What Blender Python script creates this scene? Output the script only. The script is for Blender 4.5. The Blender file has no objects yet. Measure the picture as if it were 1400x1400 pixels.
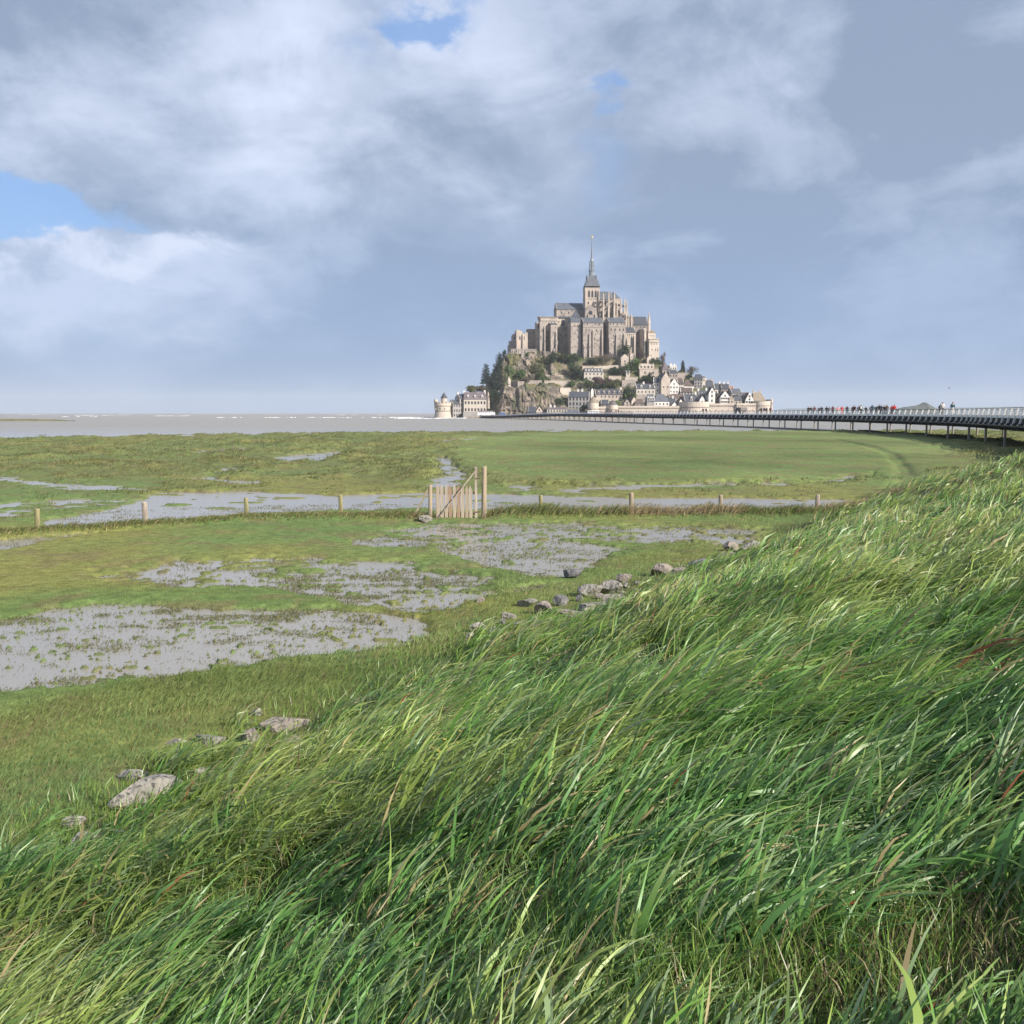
import bpy, math, random
import numpy as np
from mathutils import Vector, Matrix
random.seed(7)
RNG = np.random.default_rng(11)
scene = bpy.context.scene
COL = scene.collection
# ---------------------------------------------------------------- camera
F = 1345.0            # focal length in pixels of the 1400 px photograph
HZ = 564.5            # sea horizon row
H = 4.2               # eye height above the water
PITCH = math.atan((700.0 - HZ) / F)
CP, SP = math.cos(PITCH), math.sin(PITCH)
cam_d = bpy.data.cameras.new('camera')
cam = bpy.data.objects.new('camera', cam_d)
COL.objects.link(cam)
cam.location = (0, 0, H)
cam.rotation_euler = (math.pi / 2 - PITCH, 0, 0)
cam_d.sensor_width = 36
cam_d.lens = 36 * F / 1400
cam_d.clip_start = 0.05
cam_d.clip_end = 30000
scene.camera = cam

def ray(px, py):
    cx = (px - 700) / F; cy = (700 - py) / F
    return (cx, CP + cy * SP, -SP + cy * CP)
def W(px, py, d):
    r = ray(px, py); t = d / r[1]
    return Vector((r[0] * t, d, H + r[2] * t))
def G(px, py, z=0.0):
    r = ray(px, py); t = (z - H) / r[2]
    return (r[0] * t, r[1] * t)
def S(d):
    return d / F

# ---------------------------------------------------------------- noise
def _hash(ix, iy, seed):
    h = (ix.astype(np.int64) * 374761393 + iy.astype(np.int64) * 668265263 + seed * 1274126177) & 0xFFFFFFFF
    h = ((h ^ (h >> 13)) * 1274126177) & 0xFFFFFFFF
    h = ((h ^ (h >> 16)) * 2246822519) & 0xFFFFFFFF
    return ((h ^ (h >> 15)) & 0xFFFFFF) / float(0xFFFFFF)
def vnoise(x, y, seed=0):
    x = np.asarray(x, float); y = np.asarray(y, float)
    ix = np.floor(x); iy = np.floor(y)
    fx = x - ix; fy = y - iy
    ux = fx * fx * (3 - 2 * fx); uy = fy * fy * (3 - 2 * fy)
    a = _hash(ix, iy, seed); b = _hash(ix + 1, iy, seed)
    c = _hash(ix, iy + 1, seed); e = _hash(ix + 1, iy + 1, seed)
    return (a * (1 - ux) + b * ux) * (1 - uy) + (c * (1 - ux) + e * ux) * uy
def fbm(x, y, seed=0, o=4, g=0.5):
    v = 0; a = 1; t = 0
    for i in range(o):
        v = v + a * vnoise(x * 2 ** i + 17.3 * i, y * 2 ** i - 9.1 * i, seed + i); t += a; a *= g
    return v / t
def sstep(a, b, x):
    t = np.clip((x - a) / (b - a), 0, 1); return t * t * (3 - 2 * t)

# ---------------------------------------------------------------- objects
def link(o):
    COL.objects.link(o); return o
def tag(o, label=None, cat=None, group=None, kind=None):
    if label: o['label'] = label
    if cat: o['category'] = cat
    if group: o['group'] = group
    if kind: o['kind'] = kind
    return o
def empty(name, loc, rz=0.0):
    o = bpy.data.objects.new(name, None); link(o)
    o.empty_display_size = 0.3
    o.location = loc; o.rotation_euler = (0, 0, rz); return o
def np_mesh(name, co, quads, mat=None, parent=None, cols=None, smooth=True, loc=None):
    me = bpy.data.meshes.new(name)
    n = len(co); q = np.asarray(quads, np.int32); k = q.shape[1]
    me.vertices.add(n); me.vertices.foreach_set('co', np.asarray(co, np.float32).ravel())
    me.loops.add(q.size); me.loops.foreach_set('vertex_index', q.ravel())
    me.polygons.add(len(q)); me.polygons.foreach_set('loop_start', np.arange(0, q.size, k, dtype=np.int32))
    me.polygons.foreach_set('use_smooth', np.full(len(q), smooth))
    if cols is not None:
        a = me.color_attributes.new('col', 'FLOAT_COLOR', 'POINT')
        c4 = np.ones((n, 4), np.float32); c4[:, :3] = cols
        a.data.foreach_set('color', c4.ravel())
    me.update(calc_edges=True)
    if mat: me.materials.append(mat)
    o = bpy.data.objects.new(name, me); link(o)
    if parent: o.parent = parent
    if loc is not None: o.location = loc
    return o
class MB:
    def __init__(s): s.v = []; s.f = []
    def add(s, v, f, M=None):
        b = len(s.v)
        s.v += [tuple(M @ Vector(p)) for p in v] if M is not None else [tuple(p) for p in v]
        s.f += [tuple(b + i for i in q) for q in f]; return s
    def box(s, x0, x1, y0, y1, z0, z1, M=None):
        return s.add([(x0, y0, z0), (x1, y0, z0), (x1, y1, z0), (x0, y1, z0), (x0, y0, z1), (x1, y0, z1), (x1, y1, z1), (x0, y1, z1)],
                     [(0, 3, 2, 1), (4, 5, 6, 7), (0, 1, 5, 4), (1, 2, 6, 5), (2, 3, 7, 6), (3, 0, 4, 7)], M)
    def taper(s, x0, x1, y0, y1, z0, z1, k, M=None):
        cx, cy = (x0 + x1) / 2, (y0 + y1) / 2
        a = lambda x: cx + (x - cx) * k
        b = lambda y: cy + (y - cy) * k
        return s.add([(x0, y0, z0), (x1, y0, z0), (x1, y1, z0), (x0, y1, z0), (a(x0), b(y0), z1), (a(x1), b(y0), z1), (a(x1), b(y1), z1), (a(x0), b(y1), z1)],
                     [(0, 3, 2, 1), (4, 5, 6, 7), (0, 1, 5, 4), (1, 2, 6, 5), (2, 3, 7, 6), (3, 0, 4, 7)], M)
    def lathe(s, prof, n=24, cx=0, cy=0, M=None, a0=0.0):
        v = []; f = []
        for r, z in prof:
            for i in range(n):
                a = a0 + 2 * math.pi * i / n; v.append((cx + r * math.cos(a), cy + r * math.sin(a), z))
        for k in range(len(prof) - 1):
            for i in range(n):
                j = (i + 1) % n; f.append((k * n + i, k * n + j, (k + 1) * n + j, (k + 1) * n + i))
        f.append(tuple(range(n - 1, -1, -1))); f.append(tuple((len(prof) - 1) * n + i for i in range(n)))
        return s.add(v, f, M)
    def bar(s, a, b, w, h=None, up=(0, 0, 1)):
        h = h or w
        a = Vector(a); b = Vector(b); z = (b - a); L = z.length; z.normalize()
        u = Vector(up)
        if abs(z.dot(u)) > .95: u = Vector((0, 1, 0))
        x = u.cross(z).normalized(); y = z.cross(x)
        M = Matrix(((x.x, y.x, z.x, a.x), (x.y, y.y, z.y, a.y), (x.z, y.z, z.z, a.z), (0, 0, 0, 1)))
        return s.box(-w / 2, w / 2, -h / 2, h / 2, 0, L, M)
    def build(s, name, mat=None, parent=None, loc=None, rz=0.0, smooth=False):
        me = bpy.data.meshes.new(name); me.from_pydata(s.v, [], s.f); me.update()
        if smooth: me.polygons.foreach_set('use_smooth', [True] * len(me.polygons))
        if mat: me.materials.append(mat)
        o = bpy.data.objects.new(name, me); link(o)
        if parent: o.parent = parent
        if loc is not None: o.location = loc
        o.rotation_euler = (0, 0, rz); return o
def copy_tree(o, parent=None):
    c = o.copy(); link(c)
    if parent is not None: c.parent = parent
    for ch in list(o.children): copy_tree(ch, c)
    return c

# ---------------------------------------------------------------- materials
def new_mat(name):
    m = bpy.data.materials.new(name); m.use_nodes = True
    nt = m.node_tree; return m, nt, nt.nodes, nt.links, nt.nodes['Principled BSDF']
def surf(name, c1, c2=None, scale=1.0, rough=.85, bump=0.0, bscale=None, detail=6, spec=.3, c3=None, s3=6.0, t3=.55, stretch=(1, 1, 1)):
    """noise-mottled surface: c1/c2 broad mottling, c3 fine flecks, bump"""
    m, nt, N, L, P = new_mat(name)
    P.inputs['Roughness'].default_value = rough; P.inputs['Specular IOR Level'].default_value = spec
    tc = N.new('ShaderNodeTexCoord'); mp = N.new('ShaderNodeMapping'); mp.inputs['Scale'].default_value = stretch
    L.new(tc.outputs['Object'], mp.inputs['Vector'])
    def noise(sc, det=detail):
        n = N.new('ShaderNodeTexNoise'); n.inputs['Scale'].default_value = sc; n.inputs['Detail'].default_value = det
        L.new(mp.outputs['Vector'], n.inputs['Vector']); return n
    def ramp(fac, a, b):
        r = N.new('ShaderNodeMapRange'); r.inputs['From Min'].default_value = a; r.inputs['From Max'].default_value = b
        L.new(fac, r.inputs['Value']); return r.outputs['Result']
    def mix(fac, A, B):
        x = N.new('ShaderNodeMix'); x.data_type = 'RGBA'; L.new(fac, x.inputs['Factor'])
        for k, v in ((6, A), (7, B)):
            if isinstance(v, tuple): x.inputs[k].default_value = (*v, 1)
            else: L.new(v, x.inputs[k])
        return x.outputs[2]
    c = mix(ramp(noise(scale).outputs['Fac'], .35, .65), c1, c2 or c1)
    if c3: c = mix(ramp(noise(s3).outputs['Fac'], t3, t3 + .12), c, c3)
    L.new(c, P.inputs['Base Color'])
    if bump:
        b = N.new('ShaderNodeBump'); b.inputs['Strength'].default_value = bump; b.inputs['Distance'].default_value = 1.0 / (bscale or scale)
        L.new(noise(bscale or scale * 4).outputs['Fac'], b.inputs['Height']); L.new(b.outputs['Normal'], P.inputs['Normal'])
    return m
def leaf_mat(name, rough=.5, spec=.35, trans=.35, attr=True, color=(.1, .15, .05)):
    m, nt, N, L, P = new_mat(name)
    P.inputs['Roughness'].default_value = rough; P.inputs['Specular IOR Level'].default_value = spec
    T = N.new('ShaderNodeBsdfTranslucent'); X = N.new('ShaderNodeMixShader'); X.inputs[0].default_value = trans
    if attr:
        A = N.new('ShaderNodeAttribute'); A.attribute_name = 'col'
        L.new(A.outputs['Color'], P.inputs['Base Color']); L.new(A.outputs['Color'], T.inputs['Color'])
    else:
        P.inputs['Base Color'].default_value = (*color, 1); T.inputs['Color'].default_value = (*color, 1)
    L.new(P.outputs[0], X.inputs[1]); L.new(T.outputs[0], X.inputs[2])
    L.new(X.outputs[0], N['Material Output'].inputs['Surface']); return m
M = {}
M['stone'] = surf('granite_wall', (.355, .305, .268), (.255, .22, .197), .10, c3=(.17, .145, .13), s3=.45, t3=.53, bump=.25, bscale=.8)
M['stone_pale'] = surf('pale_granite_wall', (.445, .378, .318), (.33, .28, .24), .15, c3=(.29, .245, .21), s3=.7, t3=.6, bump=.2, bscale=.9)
M['stone_dark'] = surf('weathered_and_shaded_granite', (.27, .235, .21), (.18, .165, .15), .15, c3=(.09, .085, .08), s3=.6, t3=.58, bump=.3, bscale=.8)  # darker granite; on set-back walls it paints in their shade
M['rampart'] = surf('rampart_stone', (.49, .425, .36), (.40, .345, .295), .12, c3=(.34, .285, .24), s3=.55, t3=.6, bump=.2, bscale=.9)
M['cream'] = surf('cream_render', (.47, .425, .37), (.39, .35, .305), .25, c3=(.38, .33, .28), s3=1.2, t3=.62)
M['white'] = surf('white_render', (.62, .59, .555), (.52, .495, .465), .3, c3=(.48, .46, .43), s3=1.4, t3=.64)
M['greywall'] = surf('grey_render', (.33, .31, .30), (.25, .235, .225), .3, c3=(.17, .16, .155), s3=1.4, t3=.6)
M['slate'] = surf('slate_roof', (.065, .07, .083), (.045, .05, .062), .3, rough=.65, c3=(.09, .09, .095), s3=2.0, t3=.56, bump=.15, bscale=2, spec=.4)
M['slate_blue'] = surf('pale_slate_roof', (.10, .11, .13), (.07, .078, .093), .3, rough=.65, c3=(.13, .135, .14), s3=2.0, t3=.56, bump=.15, bscale=2, spec=.4)
M['slate_purple'] = surf('purple_slate_roof', (.14, .115, .125), (.10, .085, .095), .3, rough=.6, c3=(.18, .15, .15), s3=2.0, t3=.56, bump=.15, bscale=2)
M['brown_roof'] = surf('brown_shingle_roof', (.115, .085, .075), (.08, .06, .055), .3, rough=.8, c3=(.15, .12, .10), s3=2.0, t3=.56, bump=.15, bscale=2)
M['tan_roof'] = surf('tan_tile_roof', (.27, .22, .165), (.2, .165, .13), .3, rough=.85, c3=(.15, .13, .11), s3=1.5, t3=.57, bump=.15, bscale=2)
M['red_roof'] = surf('red_tile_roof', (.3, .12, .085), (.22, .1, .075), .4)
M['glass'] = surf('dark_window', (.03, .033, .04), (.045, .047, .055), 1.0, rough=.25, spec=.5)
M['copper'] = surf('spire_metal', (.20, .23, .25), (.15, .175, .2), .4, rough=.45, spec=.5)
M['gold'] = surf('gilded_statue', (.85, .7, .4), (.8, .65, .35), 1.0, rough=.3)
M['gold'].node_tree.nodes['Principled BSDF'].inputs['Metallic'].default_value = .8
# ---------------------------------------------------------------- light and sky
SUN = Vector((0.77, -0.64, 0)).normalized()
EL = math.radians(30)
sun_dir = Vector((SUN.x * math.cos(EL), SUN.y * math.cos(EL), math.sin(EL)))
sd = bpy.data.lights.new('sun', 'SUN'); sd.energy = 5.0; sd.angle = math.radians(.55); sd.color = (1, .93, .83)
so = bpy.data.objects.new('sun', sd); link(so)
so.rotation_euler = (-sun_dir).to_track_quat('-Z', 'Y').to_euler()
world = bpy.data.worlds.new('World'); scene.world = world; world.use_nodes = True
wn, wl = world.node_tree.nodes, world.node_tree.links
bg = wn['Background']; bg.inputs['Strength'].default_value = .066
sky = wn.new('ShaderNodeTexSky'); sky.sky_type = 'NISHITA'; sky.sun_disc = False
sky.sun_elevation = EL; sky.sun_rotation = math.atan2(sun_dir.x, sun_dir.y)
sky.air_density = 1.0; sky.dust_density = 1.0; sky.ozone_density = 1.2
tc = wn.new('ShaderNodeTexCoord')
def wmath(op, a, b=None, c=None, clamp=False):
    n = wn.new('ShaderNodeMath'); n.operation = op; n.use_clamp = clamp
    for i, v in enumerate((a, b, c)):
        if v is None: continue
        if isinstance(v, (int, float)): n.inputs[i].default_value = v
        else: wl.new(v, n.inputs[i])
    return n.outputs[0]
def wmix(fac, a, b):
    n = wn.new('ShaderNodeMix'); n.data_type = 'RGBA'
    if isinstance(fac, (int, float)): n.inputs['Factor'].default_value = fac
    else: wl.new(fac, n.inputs['Factor'])
    for k, v in ((6, a), (7, b)):
        if isinstance(v, tuple): n.inputs[k].default_value = (*v, 1)
        else: wl.new(v, n.inputs[k])
    return n.outputs[2]
def wrange(v, a, b, lo=0.0, hi=1.0, smooth=True):
    n = wn.new('ShaderNodeMapRange'); n.interpolation_type = 'SMOOTHSTEP' if smooth else 'LINEAR'
    wl.new(v, n.inputs['Value'])
    for k, x in zip(('From Min', 'From Max', 'To Min', 'To Max'), (a, b, lo, hi)): n.inputs[k].default_value = x
    return n.outputs['Result']
def wnoise(vec, scale, detail=6, rough=.55, dist=0.0):
    n = wn.new('ShaderNodeTexNoise'); wl.new(vec, n.inputs['Vector'])
    n.inputs['Scale'].default_value = scale; n.inputs['Detail'].default_value = detail
    n.inputs['Roughness'].default_value = rough; n.inputs['Distortion'].default_value = dist
    return n
sep = wn.new('ShaderNodeSeparateXYZ'); wl.new(tc.outputs['Generated'], sep.inputs[0])
zz = sep.outputs['Z']
zc = wmath('MAXIMUM', zz, 0.0)
den = wmath('ADD', zc, .22)
cmb = wn.new('ShaderNodeCombineXYZ')
wl.new(wmath('DIVIDE', sep.outputs['X'], den), cmb.inputs[0]); wl.new(wmath('DIVIDE', sep.outputs['Y'], den), cmb.inputs[1])
P2 = cmb.outputs[0]
vz = wn.new('ShaderNodeMapping'); vz.inputs['Scale'].default_value = (1, 1, 1.7); vz.inputs['Rotation'].default_value = (0, .25, 0); wl.new(tc.outputs['Generated'], vz.inputs['Vector'])
PV = vz.outputs['Vector']
# warped direction, so that patch edges are ragged like cloud
wv = wnoise(PV, 7, 9, .6)
sub = wn.new('ShaderNodeVectorMath'); sub.operation = 'SUBTRACT'; wl.new(wv.outputs['Color'], sub.inputs[0]); sub.inputs[1].default_value = (.5, .5, .5)
scl = wn.new('ShaderNodeVectorMath'); scl.operation = 'SCALE'; wl.new(sub.outputs[0], scl.inputs[0]); scl.inputs['Scale'].default_value = .17
addv = wn.new('ShaderNodeVectorMath'); addv.operation = 'ADD'; wl.new(tc.outputs['Generated'], addv.inputs[0]); wl.new(scl.outputs[0], addv.inputs[1])
def patch(px, py, rx, ry, soft=1.0):
    """soft elliptical patch of sky round a direction: 1 inside, 0 outside"""
    c = Vector(ray(px, py)).normalized()
    s_ = wn.new('ShaderNodeVectorMath'); s_.operation = 'SUBTRACT'; wl.new(addv.outputs[0], s_.inputs[0]); s_.inputs[1].default_value = c
    m_ = wn.new('ShaderNodeVectorMath'); m_.operation = 'MULTIPLY'; wl.new(s_.outputs[0], m_.inputs[0])
    m_.inputs[1].default_value = (F / rx, F / rx * .8, F / ry)
    l_ = wn.new('ShaderNodeVectorMath'); l_.operation = 'LENGTH'; wl.new(m_.outputs[0], l_.inputs[0])
    return wrange(l_.outputs['Value'], 1.0 - .6 * soft, 1.0 + .6 * soft, 1.0, 0.0)
def wmax(*a):
    r = a[0]
    for b in a[1:]: r = wmath('MAXIMUM', r, b)
    return r
n_big = wnoise(PV, 2.6, 5, .5, .3).outputs['Fac']
n_mid = wnoise(PV, 5.5, 10, .58, .5).outputs['Fac']
n_fine = wnoise(PV, 15, 10, .6, .4).outputs['Fac']
# cloud body: grey-blue bases to pale lit parts  (values x background strength = radiance)
body = wmath('ADD', wmath('MULTIPLY', n_big, .34), wmath('ADD', wmath('MULTIPLY', n_mid, .46), wmath('MULTIPLY', n_fine, .20)))
lit = wrange(body, .40, .62)
bright = wmax(patch(450, 130, 170, 90, 1.2), wmath('MULTIPLY', patch(270, 215, 190, 60, 1.2), .75), wmath('MULTIPLY', patch(640, 60, 120, 60, 1.2), .6), wmath('MULTIPLY', patch(720, 210, 180, 140, 1.3), .5), wmath('MULTIPLY', patch(170, 200, 240, 60, 1.3), .6),
              wmath('MULTIPLY', patch(1095, 65, 60, 60, 1.4), .55), wmath('MULTIPLY', patch(560, 300, 200, 60, 1.4), .3))
dark = wmax(wmath('MULTIPLY', patch(630, 195, 85, 70, 1.2), .75), wmath('MULTIPLY', patch(240, 30, 170, 55, 1.3), .8), wmath('MULTIPLY', patch(1260, 330, 330, 250, 1.6), .75), wmath('MULTIPLY', patch(760, 30, 120, 60, 1.3), .45),
            wmath('MULTIPLY', patch(300, 290, 170, 50, 1.3), .8), wmath('MULTIPLY', patch(40, 60, 160, 100, 1.4), .5), wmath('MULTIPLY', patch(430, 420, 260, 90, 1.5), .7), wmath('MULTIPLY', patch(1330, 120, 160, 150, 1.5), .55))
fac = wmath('SUBTRACT', wmath('ADD', wmath('MULTIPLY', lit, .66), wmath('MULTIPLY', bright, .55)), wmath('MULTIPLY', dark, .4), clamp=True)
cloud = wmix(fac, (2.75, 3.55, 5.0), (6.9, 7.7, 9.6))
# low rain-grey bank towards the horizon
low = wrange(zz, .0, .27, 1.0, 0.0)
lowcol = wmix(wrange(n_mid, .33, .67), (2.3, 3.6, 6.1), (2.95, 4.3, 6.8))
cloud = wmix(wmath('MULTIPLY', low, .86), cloud, lowcol)
# the white cumulus low on the left
cum = wmath('MULTIPLY', patch(120, 385, 210, 66, .7), wrange(n_fine, .32, .6, .45, 1.0))
cloud = wmix(wmath('MULTIPLY', cum, .62), cloud, (6.3, 7.1, 9.3))
edge = wmath('MULTIPLY', patch(150, 345, 150, 24, .9), wrange(n_fine, .36, .58, .2, 1.0))
cloud = wmix(wmath('MULTIPLY', edge, .75), cloud, (7.2, 7.9, 9.6))
# blue gaps
gap = wmax(wmath('MULTIPLY', patch(45, 288, 112, 27, .55), .95), wmath('MULTIPLY', patch(850, 117, 33, 19, .8), .75), wmath('MULTIPLY', patch(600, 8, 58, 22, .8), .85),
           wmath('MULTIPLY', patch(838, 215, 34, 44, 1.4), .3), wmath('MULTIPLY', patch(520, 60, 30, 26, 1.4), .25))
bluesky = wmix(.6, sky.outputs['Color'], (2.4, 4.7, 9.6))
final = wmix(gap, cloud, bluesky)
final = wmix(.06, final, sky.outputs['Color'])
wl.new(final, bg.inputs['Color'])
scene.view_settings.view_transform = 'Standard'
scene.view_settings.look = 'None'
scene.view_settings.gamma = 1.0
scene.view_settings.exposure = 0.74
scene.cycles.use_denoising = True
scene.cycles.max_bounces = 6
scene.cycles.diffuse_bounces = 3
scene.cycles.glossy_bounces = 2
scene.cycles.transmission_bounces = 3
# ---------------------------------------------------------------- ground
TOE = np.array([(-19, -30), (-12.5, -12), (-8.3, -1), (-5.2, 6.5), (-2.5, 13), (.4, 19), (3.7, 24.2), (8.2, 31), (13.6, 41), (19.5, 51), (27, 60), (35, 66), (45, 70), (70, 74), (120, 78)], float)
def seg_dist(x, y, pts, closed=False):
    """distance to a polyline, and the sign from its nearest segment (+ to the right of travel)"""
    best = np.full(np.shape(x), 1e9); sign = np.zeros(np.shape(x))
    n = len(pts)
    for i in range(n if closed else n - 1):
        a = pts[i]; b = pts[(i + 1) % n]
        dx, dy = b - a; L2 = dx * dx + dy * dy + 1e-9
        t = np.clip(((x - a[0]) * dx + (y - a[1]) * dy) / L2, 0, 1)
        ex = x - a[0] - t * dx; ey = y - a[1] - t * dy
        d = np.hypot(ex, ey); m = d < best - 1e-7
        best = np.where(m, d, best); sign = np.where(m, np.sign((x - a[0]) * dy - (y - a[1]) * dx), sign)
    return best, sign
def toe_s(x, y):
    d, s = seg_dist(x, y, TOE); return d * s
def poly_sdf(x, y, pts):
    """negative inside"""
    d, _ = seg_dist(x, y, pts, True)
    ins = np.zeros(np.shape(x), bool); n = len(pts); j = n - 1
    for i in range(n):
        xi, yi = pts[i]; xj, yj = pts[j]
        c = ((yi > y) != (yj > y)) & (x < (xj - xi) * (y - yi) / (yj - yi + 1e-12) + xi)
        ins ^= c; j = i
    return np.where(ins, -d, d)
def PX(l): return np.array([G(*p) for p in l])
# flooded places: outline on the marsh, raggedness (m), share of tufts standing out, tuft size (m)
POOLS = [
 (PX([(-160, 850), (0, 845), (60, 828), (160, 826), (260, 832), (340, 838), (430, 832), (520, 840), (580, 853), (602, 868), (560, 888), (480, 898), (380, 913), (230, 933), (130, 943), (0, 950), (-160, 960)]), .5, .15, .085),
 (PX([(600, 747), (700, 738), (800, 740), (852, 750), (832, 768), (792, 790), (740, 792), (660, 777), (612, 762)]), .6, .15, .15),
 (PX([(320, 800), (400, 789), (440, 780), (520, 774), (600, 778), (690, 790), (665, 812), (640, 831), (560, 837), (470, 826), (380, 813)]), .8, .24, .16),
 (PX([(480, 745), (520, 726), (570, 714), (700, 716), (900, 721), (1050, 723), (1060, 735), (1030, 748), (950, 748), (860, 743), (700, 737), (620, 746), (540, 752)]), 1.3, .36, .3),
 (PX([(150, 790), (250, 770), (400, 765), (560, 765), (600, 775), (560, 786), (430, 786), (330, 800), (200, 810)]), 1.8, .40, .3),
 (PX([(-200, 765), (0, 736), (70, 712), (170, 692), (215, 674), (330, 672), (470, 677), (580, 674), (700, 676), (850, 681), (1000, 681), (1175, 684), (1175, 697), (1000, 699), (900, 702), (700, 699), (480, 699), (330, 704), (230, 712), (120, 730), (0, 756)]), .5, .08, .9),
 (PX([(-150, 650), (0, 651), (60, 658), (100, 661), (205, 667), (220, 673), (150, 672), (60, 668), (0, 658), (-150, 655)]), .8, .2, .8),
 (PX([(-150, 700), (0, 690), (80, 682), (150, 681), (200, 686), (140, 692), (60, 698), (0, 706), (-150, 712)]), 1.4, .62, .9),
 (PX([(365, 630), (400, 622), (470, 617), (484, 621), (445, 629), (385, 636)]), 1.2, .2, 1.2),
 (PX([(262, 656), (318, 638), (328, 644), (300, 655), (372, 660), (345, 664)]), 1.0, .35, 1.0),
 (PX([(592, 627), (614, 623), (622, 636), (640, 648), (640, 662), (600, 668), (578, 664), (596, 648)]), .9, .2, 1.0),
 (PX([(1030, 661), (1110, 660), (1195, 649), (1212, 653), (1125, 665), (1050, 666)]), 1.0, .3, 1.0),
 (PX([(560, 606), (650, 599), (668, 600), (640, 605)]), 1.5, .3, 2.0),
 (PX([(700, 663), (860, 664), (1010, 660), (1030, 668), (860, 673), (700, 671)]), 2.0, .72, 1.4),
 (PX([(20, 975), (60, 960), (120, 946), (150, 948), (90, 966), (40, 985)]), .5, .4, .25),
 (PX([(690, 806), (740, 798), (775, 800), (740, 812), (700, 814)]), .3, .3, .25),
 (PX([(240, 618), (330, 613), (352, 615), (270, 621)]), 1.5, .5, 1.8),
]
SHORE = np.array([(-520, 140)] + [G(*p) for p in [(-300, 606), (0, 600), (150, 597), (300, 592.5), (450, 588.5), (600, 585.5), (750, 583.3), (860, 582.3), (1000, 584), (1090, 585.5), (1200, 586.5), (1330, 586.5), (1500, 586)]] + [(420, 240)], float)
DITCH = PX([(1140, 602), (1190, 612), (1218, 623), (1233, 640), (1240, 662), (1225, 672)])
BANK = np.array([(-30, 31.0)] + [G(*p) for p in [(-120, 744), (0, 736), (60, 731), (199, 723), (337, 713), (466, 710), (560, 711), (700, 709), (863, 708), (985, 708), (1117, 708)]] + [(16, 40.5)], float)
GATE = G(625, 709)
FIELD = PX([(640, 598), (860, 590), (1100, 590), (1260, 600), (1290, 640), (1200, 648), (1010, 657), (720, 655), (660, 630)])
def ground_parts(x, y):
    x = np.asarray(x, float); y = np.asarray(y, float)
    s = toe_s(x, y) + (fbm(x * .35, y * .35, 5, 3) - .5) * 1.2
    far = np.clip(y / 60, .25, 3)
    wet = np.zeros(x.shape); tuft = np.zeros(x.shape)
    wx = (fbm(x * .5, y * .5, 31, 4) - .5); wxf = (fbm(x * 2.1, y * 1.6, 33, 3) - .5)
    for pts, rag, share, ts in POOLS:
        x0, y0 = pts.min(0) - 3; x1, y1 = pts.max(0) + 3
        m = (x > x0) & (x < x1) & (y > y0) & (y < y1)
        if not m.any(): continue
        sd_ = poly_sdf(x[m], y[m], pts) + wx[m] * rag * 2.4 + wxf[m] * rag * 1.2
        w = 1 - sstep(-.35 * rag - .05, .35 * rag + .02, sd_)
        n = fbm(x[m] / (ts * 1.7), y[m] / ts, 71, 3, .6)
        big = fbm(x[m] / (ts * 6), y[m] / (ts * 6), 77, 2)
        c0 = .70 - share * .42 - (big - .5) * .30; t = sstep(c0, c0 + .12, n)
        k = w > wet[m]
        wm = wet[m]; tm = tuft[m]
        wm[k] = w[k]; tm[k] = t[k]; wet[m] = wm; tuft[m] = tm
    return s, wet, tuft
def ground_z(x, y, full=False):
    x = np.asarray(x, float); y = np.asarray(y, float)
    s, wet, tuft = ground_parts(x, y)
    dry = .085 + (fbm(x * .22, y * .22, 3, 3) - .5) * .07 + (fbm(x * 1.6, y * 1.6, 9, 3) - .5) * .05
    # rough tussocks out on the far marsh
    rough = sstep(44, 75, y) * (1 - sstep(-6, 4, -poly_sdf(x, y, FIELD)) * .85)
    tus = np.maximum(0, fbm(x * .33, y * .25, 41, 4, .6) - .45)
    dry = dry + rough * (tus * 1.45 + .02)
    inf = sstep(-8, 2, -poly_sdf(x, y, FIELD))
    dry = dry + .12 * inf + inf * (fbm(x * .3, y * .3, 47, 3) - .5) * .12
    bd, _ = seg_dist(x, y, BANK)
    gd = np.hypot(x - GATE[0], y - GATE[1])
    bank = np.exp(-(bd / .7) ** 2) * .19 * sstep(.9, 1.9, gd) * (.6 + .8 * fbm(x * .8, y * .8, 55, 2))
    z = dry * (1 - wet) + wet * (-.06 + tuft * .105)
    z = np.maximum(z, bank + np.where(bank > .05, .03, -1))
    dd, _ = seg_dist(x, y, DITCH)
    z = np.maximum(z - .3 * np.exp(-(dd / .55) ** 2), np.where(dd < 3, .03, -9))
    # dyke
    sl = np.maximum(s + 3, 0)
    up = .31 * (np.sqrt(s ** 2 + .35) + s) / 2 * sstep(-7, -3, s) + .07 * sstep(-1.8, .6, s)
    up = np.minimum(up, 3.05 + .02 * (s - 10)) - .12 * np.exp(-((s - 10) / 2.0) ** 2)
    lump = (fbm(x * .6, y * .6, 61, 3) - .5) * .35 * sstep(0, 3, s)
    z = z * (1 - sstep(-1, 1.5, s)) + up + lump
    # the shore: everything beyond falls under the sea
    sh, sg = seg_dist(x, y, SHORE)
    out = -sh * sg + (fbm(x * .06, y * .06, 81, 4) - .5) * 10 + (fbm(x * .4, y * .4, 83, 2) - .5) * 2
    z = z * (1 - sstep(-1.5, .6, out)) - 1.2 * sstep(-.5, 8, out)
    if full: return z, s, wet, tuft, rough, inf, bank, out, tus
    return z
def gz(x, y): return float(ground_z(np.array([x]), np.array([y]))[0])

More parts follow.
